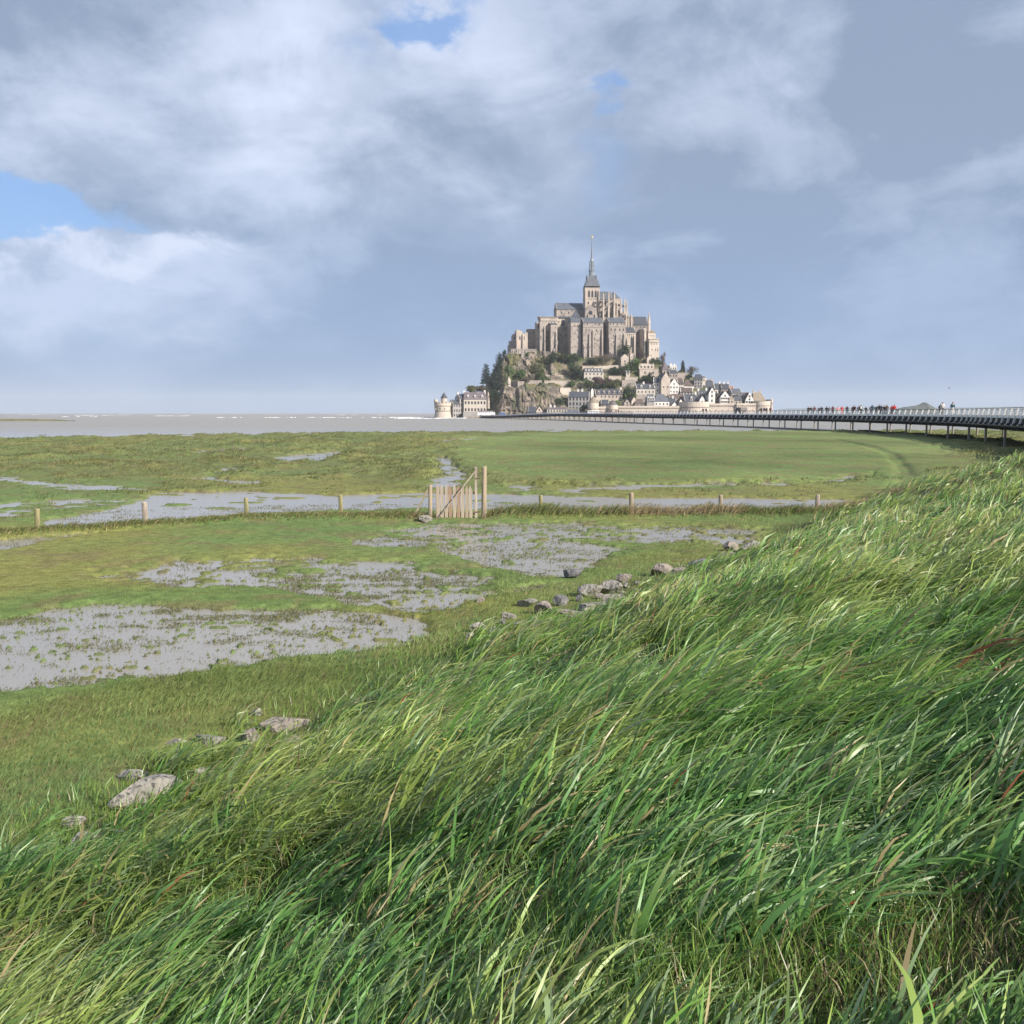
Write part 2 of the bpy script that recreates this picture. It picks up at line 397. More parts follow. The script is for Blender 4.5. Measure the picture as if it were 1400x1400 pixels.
ys = [-30.0]
while ys[-1] < 0: ys.append(ys[-1] + 1.5)
ys = ys[:-1] + [0.0]
while ys[-1] < 345: ys.append(ys[-1] + .032 + .0042 * ys[-1])
ys = np.array(ys + [360, 400.0])
us = np.linspace(-1, 1, 760); us = us * .75 + us ** 3 * .25
hw = 9 + .66 * np.maximum(ys, 0) + np.where(ys < 0, -ys * .7, 0)
gx = us[None, :] * hw[:, None]; gy = np.repeat(ys[:, None], len(us), 1)
Z, sS, WET, TUF, ROU, INF, BNK, OUT, TUS = ground_z(gx.ravel(), gy.ravel(), True)
x_, y_ = gx.ravel(), gy.ravel()
c_olive = np.array((.185, .19, .058)); c_green = np.array((.125, .18, .058)); c_mud = np.array((.17, .145, .115)); c_brown = np.array((.16, .125, .065)); c_deep = np.array((.045, .07, .024))
def mixc(a, b, t): return a * (1 - t[:, None]) + b * t[:, None]
nA = sstep(.35, .65, fbm(x_ * .12, y_ * .12, 101, 3)); nB = fbm(x_ * 1.1, y_ * 1.1, 103, 4); nC = fbm(x_ * .35, y_ * .2, 107, 4, .6)
def marsh_col(x_, y_, nA, nB, nC, INF, ROU):
    c = mixc(np.repeat(c_olive[None], len(x_), 0), c_green, nA)
    c = mixc(c, c_green * 1.05, INF * .8)
    c = mixc(c, c_brown, sstep(.52, .72, nB) * .55)
    c = mixc(c, c_deep * 1.2, sstep(.5, .7, nC) * .5 * np.maximum(ROU, .25))
    c = mixc(c, np.array((.125, .128, .055)), ROU * .45)
    return c
colr = marsh_col(x_, y_, nA, nB, nC, INF, ROU)
fs = fbm(x_ * .06 + y_ * .03, y_ * .05, 131, 5, .65)
colr = colr * (1 + ((fs - .5) * 1.1 * np.maximum(INF, .3 * (y_ > 44)))[:, None])
colr = mixc(colr, c_brown * 1.1, INF * sstep(.55, .7, fbm(x_ * .4, y_ * .9, 133, 4)) * .6)
colr = mixc(colr, c_mud, (1 - sstep(-.03, .02, Z)) * sstep(.1, .4, WET))
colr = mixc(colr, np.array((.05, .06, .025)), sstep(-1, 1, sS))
nr, nc = gx.shape
idx = np.arange(nr * nc).reshape(nr, nc)
q = np.stack([idx[:-1, :-1], idx[:-1, 1:], idx[1:, 1:], idx[1:, :-1]], -1).reshape(-1, 4)
m, nt, N, L, P = new_mat('marsh_soil')
P.inputs['Roughness'].default_value = .95; P.inputs['Specular IOR Level'].default_value = .15
A = N.new('ShaderNodeAttribute'); A.attribute_name = 'col'
tcn = N.new('ShaderNodeTexCoord'); n1 = N.new('ShaderNodeTexNoise'); n1.inputs['Scale'].default_value = 3.5; n1.inputs['Detail'].default_value = 9; n1.inputs['Roughness'].default_value = .7
L.new(tcn.outputs['Object'], n1.inputs['Vector'])
rr = N.new('ShaderNodeMapRange'); rr.inputs['From Min'].default_value = .3; rr.inputs['From Max'].default_value = .7; rr.inputs['To Min'].default_value = .55; rr.inputs['To Max'].default_value = 1.4
L.new(n1.outputs['Fac'], rr.inputs['Value'])
vm = N.new('ShaderNodeVectorMath'); vm.operation = 'SCALE'; L.new(A.outputs['Color'], vm.inputs[0]); L.new(rr.outputs['Result'], vm.inputs['Scale'])
L.new(vm.outputs[0], P.inputs['Base Color'])
bp = N.new('ShaderNodeBump'); bp.inputs['Strength'].default_value = .6; bp.inputs['Distance'].default_value = .06
L.new(n1.outputs['Fac'], bp.inputs['Height']); L.new(bp.outputs['Normal'], P.inputs['Normal'])
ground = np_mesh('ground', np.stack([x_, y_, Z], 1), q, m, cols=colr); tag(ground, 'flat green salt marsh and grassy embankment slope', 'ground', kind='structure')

# sea bed far below the water, to the horizon
sb = MB(); sb.add([(-14000, -400, -1.6), (14000, -400, -1.6), (14000, 14000, -1.6), (-14000, 14000, -1.6)], [(0, 1, 2, 3)])
tag(sb.build('seabed', M['stone_dark']), 'brown sea bed under the shallow bay', 'ground', kind='structure')
# water: one muddy sheet, calm between the grass, choppy out in the bay
m, nt, N, L, P = new_mat('muddy_water')
P.inputs['Base Color'].default_value = (.235, .21, .195, 1); P.inputs['Roughness'].default_value = .2; P.inputs['IOR'].default_value = 1.33; P.inputs['Specular IOR Level'].default_value = .44
tcn = N.new('ShaderNodeTexCoord')
def wav(scale, sy, det=3):
    mp = N.new('ShaderNodeMapping'); mp.inputs['Scale'].default_value = (scale, scale * sy, scale); mp.inputs['Rotation'].default_value = (0, 0, .3)
    L.new(tcn.outputs['Object'], mp.inputs['Vector'])
    n = N.new('ShaderNodeTexNoise'); n.inputs['Scale'].default_value = 1; n.inputs['Detail'].default_value = det; L.new(mp.outputs['Vector'], n.inputs['Vector']); return n.outputs['Fac']
sp = N.new('ShaderNodeSeparateXYZ'); L.new(tcn.outputs['Object'], sp.inputs[0])
rg = N.new('ShaderNodeMapRange'); rg.inputs['From Min'].default_value = 150; rg.inputs['From Max'].default_value = 320; L.new(sp.outputs['Y'], rg.inputs['Value'])
b1 = N.new('ShaderNodeBump'); b1.inputs['Strength'].default_value = .35; b1.inputs['Distance'].default_value = .02; L.new(wav(7, 1.6, 4), b1.inputs['Height'])
b2 = N.new('ShaderNodeBump'); b2.inputs['Distance'].default_value = .5; L.new(rg.outputs['Result'], b2.inputs['Strength']); rg2 = N.new('ShaderNodeMapRange'); rg2.inputs['From Min'].default_value = 150; rg2.inputs['From Max'].default_value = 320; rg2.inputs['To Min'].default_value = .2; rg2.inputs['To Max'].default_value = .42; L.new(sp.outputs['Y'], rg2.inputs['Value']); L.new(rg2.outputs['Result'], P.inputs['Roughness']); L.new(wav(.35, 1.8, 5), b2.inputs['Height']); L.new(b1.outputs['Normal'], b2.inputs['Normal'])
L.new(b2.outputs['Normal'], P.inputs['Normal'])
mu = N.new('ShaderNodeMix'); mu.data_type = 'RGBA'; L.new(wav(.012, 2.5, 5), mu.inputs['Factor']); mu.inputs[6].default_value = (.30, .28, .245, 1); mu.inputs[7].default_value = (.235, .22, .195, 1)
L.new(mu.outputs[2], P.inputs['Base Color'])
wt = MB(); wt.add([(-14000, -60, 0), (14000, -60, 0), (14000, 13000, 0), (-14000, 13000, 0)], [(0, 1, 2, 3)])
tag(wt.build('water', m), 'shallow muddy grey water of the flooded marsh and bay', 'water', kind='structure')

# far land
def ridge(name, pts, d, depth, mat, label, seed=0, base=-1):
    """a hill ridge whose crest runs through the points, with its own front and back slopes"""
    pts = np.array(pts, float); n = 90; mrow = 15
    px = np.linspace(pts[0, 0], pts[-1, 0], n); py = np.interp(px, pts[:, 0], pts[:, 1])
    X = np.array([W(a, b, d)[0] for a, b in zip(px, py)]); Zc = np.array([W(a, b, d)[2] for a, b in zip(px, py)])
    Zc = np.maximum(Zc, .1) * (1 + (fbm(px * .25, px * 0, seed, 4) - .5) * .18)
    v = np.linspace(-1, 1, mrow)
    prof = np.cos(v * math.pi / 2) ** .8
    co = np.stack([np.repeat(X[None], mrow, 0) + (fbm(np.repeat(v[:, None] * 3, n, 1), np.repeat(px[None] * .2, mrow, 0), seed + 5, 3) - .5) * depth * .05, d + np.repeat(v[:, None], n, 1) * depth, prof[:, None] * Zc[None] + base * (1 - prof[:, None])], -1).reshape(-1, 3)
    idx = np.arange(mrow * n).reshape(mrow, n)
    q = np.stack([idx[:-1, :-1], idx[:-1, 1:], idx[1:, 1:], idx[1:, :-1]], -1).reshape(-1, 4)
    return tag(np_mesh(name, co, q, mat), label, 'island' if name == 'islet' else 'hills', kind='structure')
M['hill'] = surf('hill_scrub', (.05, .065, .05), (.075, .08, .06), .012, c3=(.12, .11, .095), s3=.03, t3=.62)
M['farhill'] = surf('haze_blue_far_scrub', (.075, .11, .12), (.09, .12, .13), .004)  # blue of distance haze put into the scrub colour
ridge('islet', [(1218, 563), (1226, 559), (1236, 556.5), (1248, 555.5), (1256, 553.5), (1262, 550), (1266, 550.5), (1271, 553.5), (1277, 558), (1279, 563)], 3000, 60, M['hill'], 'low rocky green islet on the horizon behind the footbridge', 3)
ridge('hills', [(1040, 563.5), (1075, 558.5), (1150, 557), (1230, 557.5), (1330, 556.5), (1420, 556), (1600, 557), (1900, 562)], 9000, 500, M['farhill'], 'faint blue strip of far coast on the horizon', 9)
M['sand'] = surf('sand_spit', (.2, .165, .1), (.13, .13, .06), .12, c3=(.09, .1, .04), s3=.4)
ridge('sandbank', [(-260, 573), (-80, 572.2), (0, 572.6), (45, 572.8), (80, 573.6), (100, 575.2)], 505, 8, M['sand'], 'low grassy sand spit in the bay at the left edge', 21)
# foam on the waves
fm = MB(); rnd = random.Random(5)
def foam(px, py, wpx, n):
    x0, y0 = G(px, py)
    for i in range(n):
        x = x0 + rnd.gauss(0, wpx * y0 / F * .5); y = y0 + rnd.gauss(0, y0 * .012); l = .5 + 4.5 * rnd.random() ** 3 * y0 / 700; b = l * rnd.uniform(.12, .3)
        pts = []
        k = 9
        for j in range(k):
            a = 2 * math.pi * j / k; r = rnd.uniform(.6, 1.2); pts.append((x + l * math.cos(a) * r, y + b * math.sin(a) * r, .05))
        top = [(x + (p[0] - x) * .5, y + (p[1] - y) * .5, .05 + rnd.uniform(.15, .4)) for p in pts]
        fm.add(pts + top, [(j, (j + 1) % k, k + (j + 1) % k, k + j) for j in range(k)] + [tuple(range(k, 2 * k))])
for px, py, wpx, n in [(128, 568, 22, 16), (40, 567, 26, 10), (240, 568.7, 24, 20), (165, 567.3, 10, 6), (330, 571, 60, 10), (420, 571, 70, 14), (530, 571.2, 60, 16), (560, 570.8, 40, 12), (480, 567.4, 60, 8), (610, 572, 26, 22), (560, 572.3, 40, 16), (90, 570, 60, 6), (1080, 568, 90, 8)]: foam(px, py, wpx, n)
tag(fm.build('foam', surf('sea_foam', (.8, .8, .78), (.7, .7, .69), .5, rough=.9), smooth=True), 'white foam and small breaking waves on the bay', 'foam', kind='stuff')
# ---------------------------------------------------------------- fence, gate, rocks, weeds
M['wood'] = surf('weathered_wood', (.36, .29, .21), (.25, .2, .145), 3, rough=.9, c3=(.13, .11, .085), s3=9, t3=.56, bump=.4, bscale=14, stretch=(1, 1, .12))
M['wood_green'] = surf('algae_stained_wood', (.30, .26, .15), (.22, .2, .10), 3, rough=.9, c3=(.12, .11, .06), s3=9, t3=.56, bump=.4, bscale=14, stretch=(1, 1, .12))
M['wood_pale'] = surf('bare_grey_wood', (.41, .345, .275), (.27, .225, .185), 4, rough=.9, c3=(.17, .14, .12), s3=10, t3=.55, bump=.4, bscale=14, stretch=(1, 1, .12))
M['wood_red'] = surf('red_brown_wood', (.33, .22, .155), (.22, .15, .11), 3, rough=.9, c3=(.12, .09, .07), s3=8, t3=.55, bump=.4, bscale=14, stretch=(1, 1, .12))
def round_post(name, loc, r, h, mat, label, lean=(0, 0), group=None, seed=0):
    rd = random.Random(seed); mb = MB(); n = 14; prof = [(r * 1.05, -.5), (r * 1.04, 0), (r * 1.0, h * .5), (r * .96, h - .03), (r * .86, h)]
    mb.lathe(prof, n)
    mb.v = [(x * (1 + rd.uniform(-.05, .05)), y * (1 + rd.uniform(-.05, .05)), z + (x * rd.uniform(-.2, .35) if z > h - .05 else 0)) for x, y, z in mb.v]
    o = mb.build(name, mat, loc=loc, smooth=False); o.rotation_euler = (lean[0], lean[1], 0)
    return tag(o, label, 'post', group)
posts = [(51, 724, 699, .085, 'wood_green', 'short wooden fence post furthest left along the grassy bank'),
         (199, 718, 690, .10, 'wood_pale', 'pale wooden fence post beside the wide creek, second from the left edge'),
         (337, 702, 684, .085, 'wood_green', 'short greenish fence post midway between the left edge and the gate'),
         (466, 704, 680, .085, 'wood_green', 'yellowish fence post standing next left of the gate, before the water'),
         (740, 697, 680, .085, 'wood_green', 'short mossy fence post next right of the wooden gate'),
         (863, 697, 677, .10, 'wood', 'thick dark fence post second to the right of the gate'),
         (985, 700, 680, .085, 'wood', 'brown fence post in tall grass third to the right of the gate'),
         (1117, 702, 680, .09, 'wood_pale', 'fence post furthest right, close to the foot of the grassy slope')]
for i, (px, pb_, pt, r, mt, lab) in enumerate(posts):
    x, y = G(px, pb_ - 3, .2); z = gz(x, y); h = (pb_ - pt) * S(y) + (.2 - z) + .02
    round_post('fence_post', (x, y, z), r, max(h, .45), M[mt], lab, (RNG.normal(0, .02), RNG.normal(0, .03)), 'fence posts along the bank', i)
gx0, gd = G(600, 711)[0], G(625, 711)[1]
def gp(px, py): return W(px, py, gd)
u = S(gd)
# big hinge post, the left latch post with its strut
bp_ = gp(661.5, 708)
round_post('gate_post', (bp_.x, gd + .05, -.05), .10, (708 - 634.5) * u + .05, M['wood'], 'tall thick brown gate post at the right side of the gate', (0, .01), 'gate posts', 31)
lp = gp(588, 707)
round_post('gate_post', (lp.x, gd + .02, -.05), .075, (707 - 659) * u + .05, M['wood'], 'shorter brown gate post at the left side of the gate', (0, .015), 'gate posts', 32)
st = MB(); a = gp(563, 704); b = gp(585.5, 669); st.bar((a.x, gd + .1, .0), (b.x, gd + .03, b.z), .075, .06)
tag(st.build('post_strut', M['wood']), 'slanting wooden strut propping the left gate post', 'strut')
# the picket gate
g0 = gp(596, 709)
gate = empty('picket_gate', (g0.x, gd, 0)); tag(gate, 'weathered wooden picket gate with a long diagonal brace', 'gate')
rel = lambda px, py: gp(px, py) - Vector((g0.x, gd, 0))
npk = 9
for i in range(npk):
    px = 598.2 + i * (648.5 - 598.2) / npk; p = rel(px, 709); wtop = rel(px, 662 + (0, 0, .3, .2, 0, 1, .5, 2, 2)[i]).z
    wv_ = .122; pk = MB(); zb = .05
    y0, y1 = .0, .026
    pts = [(-wv_ / 2, zb), (wv_ / 2, zb), (wv_ / 2, wtop - .20), (wv_ * .62, wtop - .16), (wv_ * .30, wtop - .10), (wv_ * .22, wtop - .03), (0, wtop), (-wv_ * .22, wtop - .03), (-wv_ * .30, wtop - .10), (-wv_ * .62, wtop - .16), (-wv_ / 2, wtop - .20)]
    n = len(pts); pk.add([(x, y0, z) for x, z in pts] + [(x, y1, z) for x, z in pts], [tuple(range(n)), tuple(range(2 * n - 1, n - 1, -1))] + [(j, n + j, n + (j + 1) % n, (j + 1) % n) for j in range(n)])
    o = pk.build('picket', M[('wood_pale', 'wood_pale', 'wood_pale', 'wood_red', 'wood_pale', 'wood_red', 'wood_pale', 'wood', 'wood_pale')[i]], gate, loc=(p.x + .03, 0, 0)); o.rotation_euler = (0, math.radians(random.uniform(-1.2, 1.2)), 0)
for zr in (.2, 1.02):
    r_ = MB(); r_.box(rel(596, 700).x, rel(650, 700).x, .03, .075, zr, zr + .1); r_.build('rail', M['wood'], gate)
sl = MB(); sl.bar((rel(651, 708).x, 0, -.05), (rel(650.7, 638).x, .01, rel(651, 638).z), .095, .08); sl.build('hinge_stile', M['wood_pale'], gate)
sl = MB(); sl.bar((rel(597.2, 709).x, .01, -.03), (rel(597, 662).x, .01, rel(597, 664).z), .05, .07); sl.build('latch_stile', M['wood'], gate)
br = MB(); br.bar((rel(599.5, 709).x, -.045, .08), (rel(651.5, 641).x, -.045, rel(652, 642).z), .045, .125, (0, 1, 0)); br.build('brace', M['wood_pale'], gate)
M['rusty'] = surf('rusty_iron', (.12, .07, .05), (.08, .06, .05), 8)
hg = MB(); hg.box(rel(650, 690).x, rel(657, 690).x, -.05, -.038, .3, .345); hg.build('hinge', M['rusty'], gate); hg = MB(); hg.box(rel(650, 650).x, rel(657, 650).x, -.05, -.038, 1.62, 1.665); hg.build('hinge', M['rusty'], gate)

# rocks
M['rock'] = surf('lichen_granite', (.31, .285, .25), (.19, .18, .16), 2.6, rough=.9, c3=(.07, .066, .062), s3=22, t3=.53, bump=.8, bscale=9)
M['rock_dark'] = surf('dark_granite', (.16, .155, .155), (.10, .10, .105), 2.5, rough=.85, c3=(.24, .225, .21), s3=12, t3=.58, bump=.5, bscale=9)
M['rock_pink'] = surf('pinkish_granite', (.30, .255, .22), (.19, .165, .145), 2.6, rough=.9, c3=(.08, .07, .062), s3=20, t3=.54, bump=.8, bscale=9)
def rock(px, py, wpx, hpx, mt, label, seed, lift=0.0, yaw=None, depth=1.0, big=1.0):
    rd = random.Random(seed)
    x, y = G(px, py + hpx * .4, .1)
    for _ in range(6): x, y = G(px, py + hpx * .4, gz(x, y) + lift)
    z = gz(x, y) + lift; RK.append((x, y, wpx * S(math.hypot(x, y)) * .5))
    import bmesh
    bm = bmesh.new(); bmesh.ops.create_icosphere(bm, subdivisions=4, radius=1)
    # planes chop the ball into facets, then fine noise roughens it
    if hpx > 34: rd = random.Random(4)
    pl = [(Vector((rd.gauss(0, 1), rd.gauss(0, 1), rd.gauss(0, .8))).normalized(), rd.uniform(.42, .8)) for _ in range(11)]
    ox, oy = rd.uniform(0, 50), rd.uniform(0, 50)
    P_ = np.array([v.co[:] for v in bm.verts])
    for nrm, dd in pl:
        nv = np.array(nrm); e = P_ @ nv - dd; P_ = P_ - np.maximum(e, 0)[:, None] * nv[None]
    nn = (fbm(P_[:, 0] * 3 + ox + P_[:, 2] * 2.1, P_[:, 1] * 3 + oy - P_[:, 2] * 1.7, seed, 4) - .5) * .09
    P_ = P_ * (1 + nn[:, None])
    u_ = S(math.hypot(x, y)); ext = P_.max(0) - P_.min(0)
    P_ = P_ / ext * np.array((wpx * u_, wpx * u_ * .75 * depth, hpx * u_ * 1.25))
    for v, p in zip(bm.verts, P_): v.co = p
    me = bpy.data.meshes.new('rock'); bm.to_mesh(me); bm.free(); me.materials.append(M[mt])
    o = bpy.data.objects.new('rock', me); link(o); o.location = (x, y, z + hpx * u_ * (.3 if py < 930 else .14))
    o.rotation_euler = (rd.uniform(-.12, .12), rd.uniform(-.22, .1), rd.uniform(-.3, .3) if yaw is None else yaw)
    return tag(o, label, 'rock', 'rocks at the foot of the embankment')
RK = []
ROCKS = [
 (197, 1080, 84, 36, 'rock', 'large pale speckled boulder lying in the grass at lower left', 1.2),
 (344, 1003, 28, 32, 'rock_pink', 'upright grey-pink stone beside the brown slab in the grass', 1),
 (386, 987, 70, 16, 'rock_pink', 'long low reddish brown slab half hidden in the grass', 1),
 (287, 1007, 46, 16, 'rock', 'low grey stone left of the upright grey-pink stone', 1),
 (350, 973, 20, 11, 'rock', 'small pale stone just above the upright grey-pink stone', 1),
 (402, 1010, 30, 14, 'rock', 'dim grey stone in shade below the reddish brown slab', 1),
 (283, 1056, 36, 15, 'rock', 'grey stone at the edge of the tall grass right of the large boulder', 1),
 (178, 1056, 40, 14, 'rock', 'flat grey stone just above the large speckled boulder', 1),
 (112, 1146, 46, 20, 'rock', 'grey stone at lower left below the large speckled boulder', 1),
 (98, 1124, 34, 12, 'rock', 'small dull stone among grass, uppermost of the pair at far lower left', 1),
 (240, 1012, 24, 9, 'rock', 'small pale stone in the fine grass, leftmost beside the low grey stone', 1),
 (998, 747, 22, 15, 'rock_pink', 'pale upright stone at the far end of the rock line', 1),
 (1027, 747, 32, 13, 'rock', 'grey stone rightmost at the far end of the rock line', 1),
 (997, 762, 28, 12, 'rock_dark', 'dark stone under the pale upright stone at the far end', 1),
 (955, 771, 26, 14, 'rock_dark', 'dark blocky stone left of the far end of the rock line', 1),
 (905, 779, 30, 17, 'rock_pink', 'brownish pointed stone in the middle of the upper rock group', 1),
 (931, 784, 27, 12, 'rock_pink', 'smooth rounded pinkish stone right of the brownish pointed stone', 1),
 (950, 786, 15, 11, 'rock', 'small stone right of the smooth rounded pinkish stone', 1),
 (905, 794, 22, 10, 'rock_pink', 'flat pinkish stone below the brownish pointed stone', 1),
 (923, 792, 11, 8, 'rock', 'tiny pale stone below the smooth rounded pinkish stone', 1),
 (781, 784, 26, 13, 'rock_dark', 'dark stone with a pale top standing at the edge of the pool', 1),
 (850, 791, 24, 13, 'rock_pink', 'low stone left of the brownish pointed stone, in grass', 1),
 (806, 807, 34, 17, 'rock', 'angular pale stone with a dark side in the middle rock group', 1),
 (836, 803, 32, 18, 'rock', 'rounded grey stone right of the angular pale stone', 1),
 (812, 828, 40, 13, 'rock', 'flat pale slab below the angular pale stone', 1),
 (839, 821, 36, 12, 'rock_pink', 'long brown slab below the rounded grey stone', 1),
 (766, 822, 22, 15, 'rock_dark', 'dark grey stone left of the angular pale stone', 1),
 (746, 831, 26, 19, 'rock_pink', 'pinkish stone with a black shaded side at the left of the middle group', 1),
 (721, 823, 28, 14, 'rock', 'round greenish grey stone half sunk in grass by the pool', 1),
 (698, 842, 22, 10, 'rock', 'small flat pale stone left of the pinkish stone with a black side', 1),
 (656, 858, 24, 13, 'rock', 'low grey stone at the leftmost end of the middle rock group', 1),
 (710, 856, 26, 17, 'rock_dark', 'dark blue-grey humped stone near the dark leafy weed', 1),
 (739, 857, 30, 12, 'rock', 'pale slab right of the dark blue-grey humped stone', 1),
 (780, 838, 34, 12, 'rock_pink', 'brownish slab in tall grass under the flat pale slab', 1),
 (656, 820, 12, 7, 'rock_pink', 'tiny pinkish stone alone on the turf between the pools', 1),
 (678, 862, 18, 10, 'rock', 'small stone between the low grey stone and the dark humped stone', 1),
 (582, 713, 20, 9, 'rock', 'flat pale stone lying at the foot of the left gate post', 1),
]
for i, (px, py, w_, h_, mt, lab, dp) in enumerate(ROCKS): rock(px, py, w_ * 1.04, h_, mt, lab, 100 + i, depth=dp)

rs_ = random.Random(77)
for k, (px, py) in enumerate([(765, 835), (792, 818), (822, 815), (856, 800), (872, 797), (889, 800), (868, 808), (728, 846), (752, 848), (768, 850), (700, 868), (724, 866), (645, 868), (966, 778), (978, 770), (1012, 757), (940, 795), (852, 812), (797, 845), (688, 850)]):
    rock(px, py, rs_.uniform(9, 17), rs_.uniform(6, 10), rs_.choice(['rock', 'rock_pink', 'rock_dark', 'rock']), 'small rubble stone half buried in grass among the larger rocks at the slope foot', 300 + k)
# broad-leaved weeds
M['weed'] = leaf_mat('weed_leaf', .45, .4, .25)
def weed(px, py, hgt, n, label, colr, seed, wl=.5, flowers=None):
    rd = random.Random(seed); x, y = G(px, py, .5)
    for _ in range(8): x, y = G(px, py, gz(x, y))
    z = gz(x, y); root = empty('weed', (x, y, z)); tag(root, label, 'weed')
    V, Fq, Cc = [], [], []
    stem = MB()
    for k in range(max(2, n // 8)):
        a = rd.uniform(0, 6.28); l = hgt * rd.uniform(.6, 1); tip = (math.cos(a) * l * .3 + l * .3, math.sin(a) * l * .3, l * .85); stem.bar((0, 0, -.03), tip, .008)
        for j in range(8):
            t = (j + 1) / 8; b = Vector(tip) * t; a2 = rd.uniform(0, 6.28); L_ = hgt * wl * rd.uniform(.5, 1) * (1.1 - .5 * t); w2 = L_ * rd.uniform(.3, .45)
            d = Vector((math.cos(a2) + .6, math.sin(a2), rd.uniform(-.1, .7))).normalized(); sd_ = d.cross(Vector((0, 0, 1))).normalized(); up = sd_.cross(d)
            o = len(V); prof = [(0, .12), (.25, .75), (.55, 1), (.8, .6), (1, .04)]
            cc = np.array(colr) * rd.uniform(.6, 1.3)
            for t2, ww in prof:
                c0 = b + d * L_ * t2 - Vector((0, 0, 1)) * L_ * .35 * t2 * t2
                V.extend([c0 - sd_ * w2 * ww * .5 + up * w2 * .12 * ww, c0, c0 + sd_ * w2 * ww * .5 + up * w2 * .12 * ww]); Cc.extend([cc] * 3)
            for i in range(4):
                for e in (0, 1): Fq.append((o + i * 3 + e, o + i * 3 + e + 1, o + i * 3 + e + 4, o + i * 3 + e + 3))
    np_mesh('foliage', np.array(V), np.array(Fq), M['weed'], root, np.array(Cc))
    stem.build('stem', M['weed_stem'], root)
    if flowers:
        fb = MB(); r = .02
        fb.add([(0, 0, 0)] + [(math.cos(j * .785) * r * (1 if j % 2 else .55), math.sin(j * .785) * r * (1 if j % 2 else .55), r * .5) for j in range(8)], [(0, 1 + j, 1 + (j + 1) % 8) for j in range(8)])
        f0 = fb.build('flower', leaf_mat('yellow_petal', .6, .2, .3, False, (.5, .44, .12)), root, loc=(.1, 0, hgt))
        for k in range(16):
            o = f0.copy(); link(o); o.parent = root; o.location = (rd.gauss(.1, .1), rd.gauss(0, .1), hgt * rd.uniform(.65, 1.05)); o.rotation_euler = (rd.gauss(0, .5), rd.gauss(0, .5), 0); o.scale = (rd.uniform(.5, 1),) * 3
M['weed_stem'] = surf('weed_stem', (.1, .13, .05), (.14, .1, .05), 5)
weed(505, 975, .5, 40, 'dark leafy weed casting shade on the slope above the stones', (.035, .075, .025), 1, .34)
weed(480, 985, .35, 24, 'low dark weed at the left foot of the dark leafy weed', (.04, .08, .03), 2, .34)
weed(690, 880, .35, 40, 'dark green broad leaf weed below the middle rocks', (.03, .07, .02), 3, .34)
weed(755, 840, .28, 24, 'bright green small weed between the middle rocks', (.06, .12, .03), 4, .34)
weed(590, 1090, .42, 30, 'flowering weed with pale yellow blossoms in the tall grass', (.13, .17, .05), 5, .22, True)
weed(1000, 985, .4, 16, 'reddish dock weed standing among the dark wind-laid grass', (.20, .08, .045), 6, .3)
weed(1340, 950, .45, 10, 'rust coloured dock stalk on the slope at the right edge', (.30, .12, .07), 7, .25)
# ---------------------------------------------------------------- grass
M['grass'] = leaf_mat('grass_blades', .4, .5, .4)
M['turf'] = leaf_mat('turf_blades', .6, .25, .3)
def blades(x, y, z, L, w, az, th0, th1, cols, seg, twist=None, tipcol=None, sway=None):
    n = len(x); k = seg + 1
    t = np.linspace(0, 1, k)[None]
    th = th0[:, None] + (th1 - th0)[:, None] * t ** 1.15
    ds = (L / seg)[:, None]
    azt = az[:, None] + (0 if sway is None else sway[:, None] * t)
    hx = np.cos(azt); hy = np.sin(azt)
    st, ct = np.sin(th) * ds, np.cos(th) * ds
    def cum(a):
        c = np.cumsum(a, 1); return np.concatenate([np.zeros((n, 1)), c[:, :-1]], 1)
    px_ = x[:, None] + cum(st * hx); py_ = y[:, None] + cum(st * hy); pz_ = z[:, None] + cum(ct)
    tw = (RNG.normal(0, .9, n) if twist is None else twist)[:, None] * (.4 + t)
    # width direction: horizontal, across the lean, rolled a little about the blade
    wd = (w[:, None] * np.where(t < .25, .7 + 1.2 * t, 1.0) * (1 - t ** 2.2 * .94)) * .5
    wx = -hy * np.cos(tw) + hx * np.sin(tw) * np.cos(th); wy = hx * np.cos(tw) + hy * np.sin(tw) * np.cos(th); wz = -np.sin(tw) * np.sin(th)
    A = np.stack([px_ - wx * wd, py_ - wy * wd, pz_ - wz * wd], -1); B = np.stack([px_ + wx * wd, py_ + wy * wd, pz_ + wz * wd], -1)
    co = np.stack([A, B], 2).reshape(n, 2 * k, 3)
    c = np.repeat(cols[:, None, :], 2 * k, 1)
    if tipcol is not None:
        tt = np.repeat(sstep(.55, 1.0, t)[0], 2)[None, :, None] * tipcol[1][:, None, None]
        c = c * (1 - tt) + tipcol[0][None, None, :] * tt
    b = (np.arange(n) * 2 * k)[:, None, None]; i = (np.arange(seg) * 2)[None, :, None]
    q = (b + i + np.array([0, 1, 3, 2])[None, None]).reshape(-1, 4)
    return co.reshape(-1, 3), q, c.reshape(-1, 3)
def join(parts):
    co, q, c = [], [], []; o = 0
    for a, b, d in parts:
        co.append(a); q.append(b + o); c.append(d); o += len(a)
    return np.concatenate(co), np.concatenate(q), np.concatenate(c)
def scatter(n, d0, d1, ang=36):
    """positions spread evenly per viewing angle and log distance"""
    d = d0 * np.exp(RNG.random(n) * math.log(d1 / d0)); a = np.radians((RNG.random(n) * 2 - 1) * ang)
    return d * np.sin(a), d * np.cos(a)
C = lambda *a: np.array(a, float)
g_dark, g_blue, g_mid, g_yel, straw, rust = C(.05, .145, .036), C(.12, .265, .07), C(.165, .315, .055), C(.29, .36, .09), C(.42, .34, .17), C(.27, .085, .04)
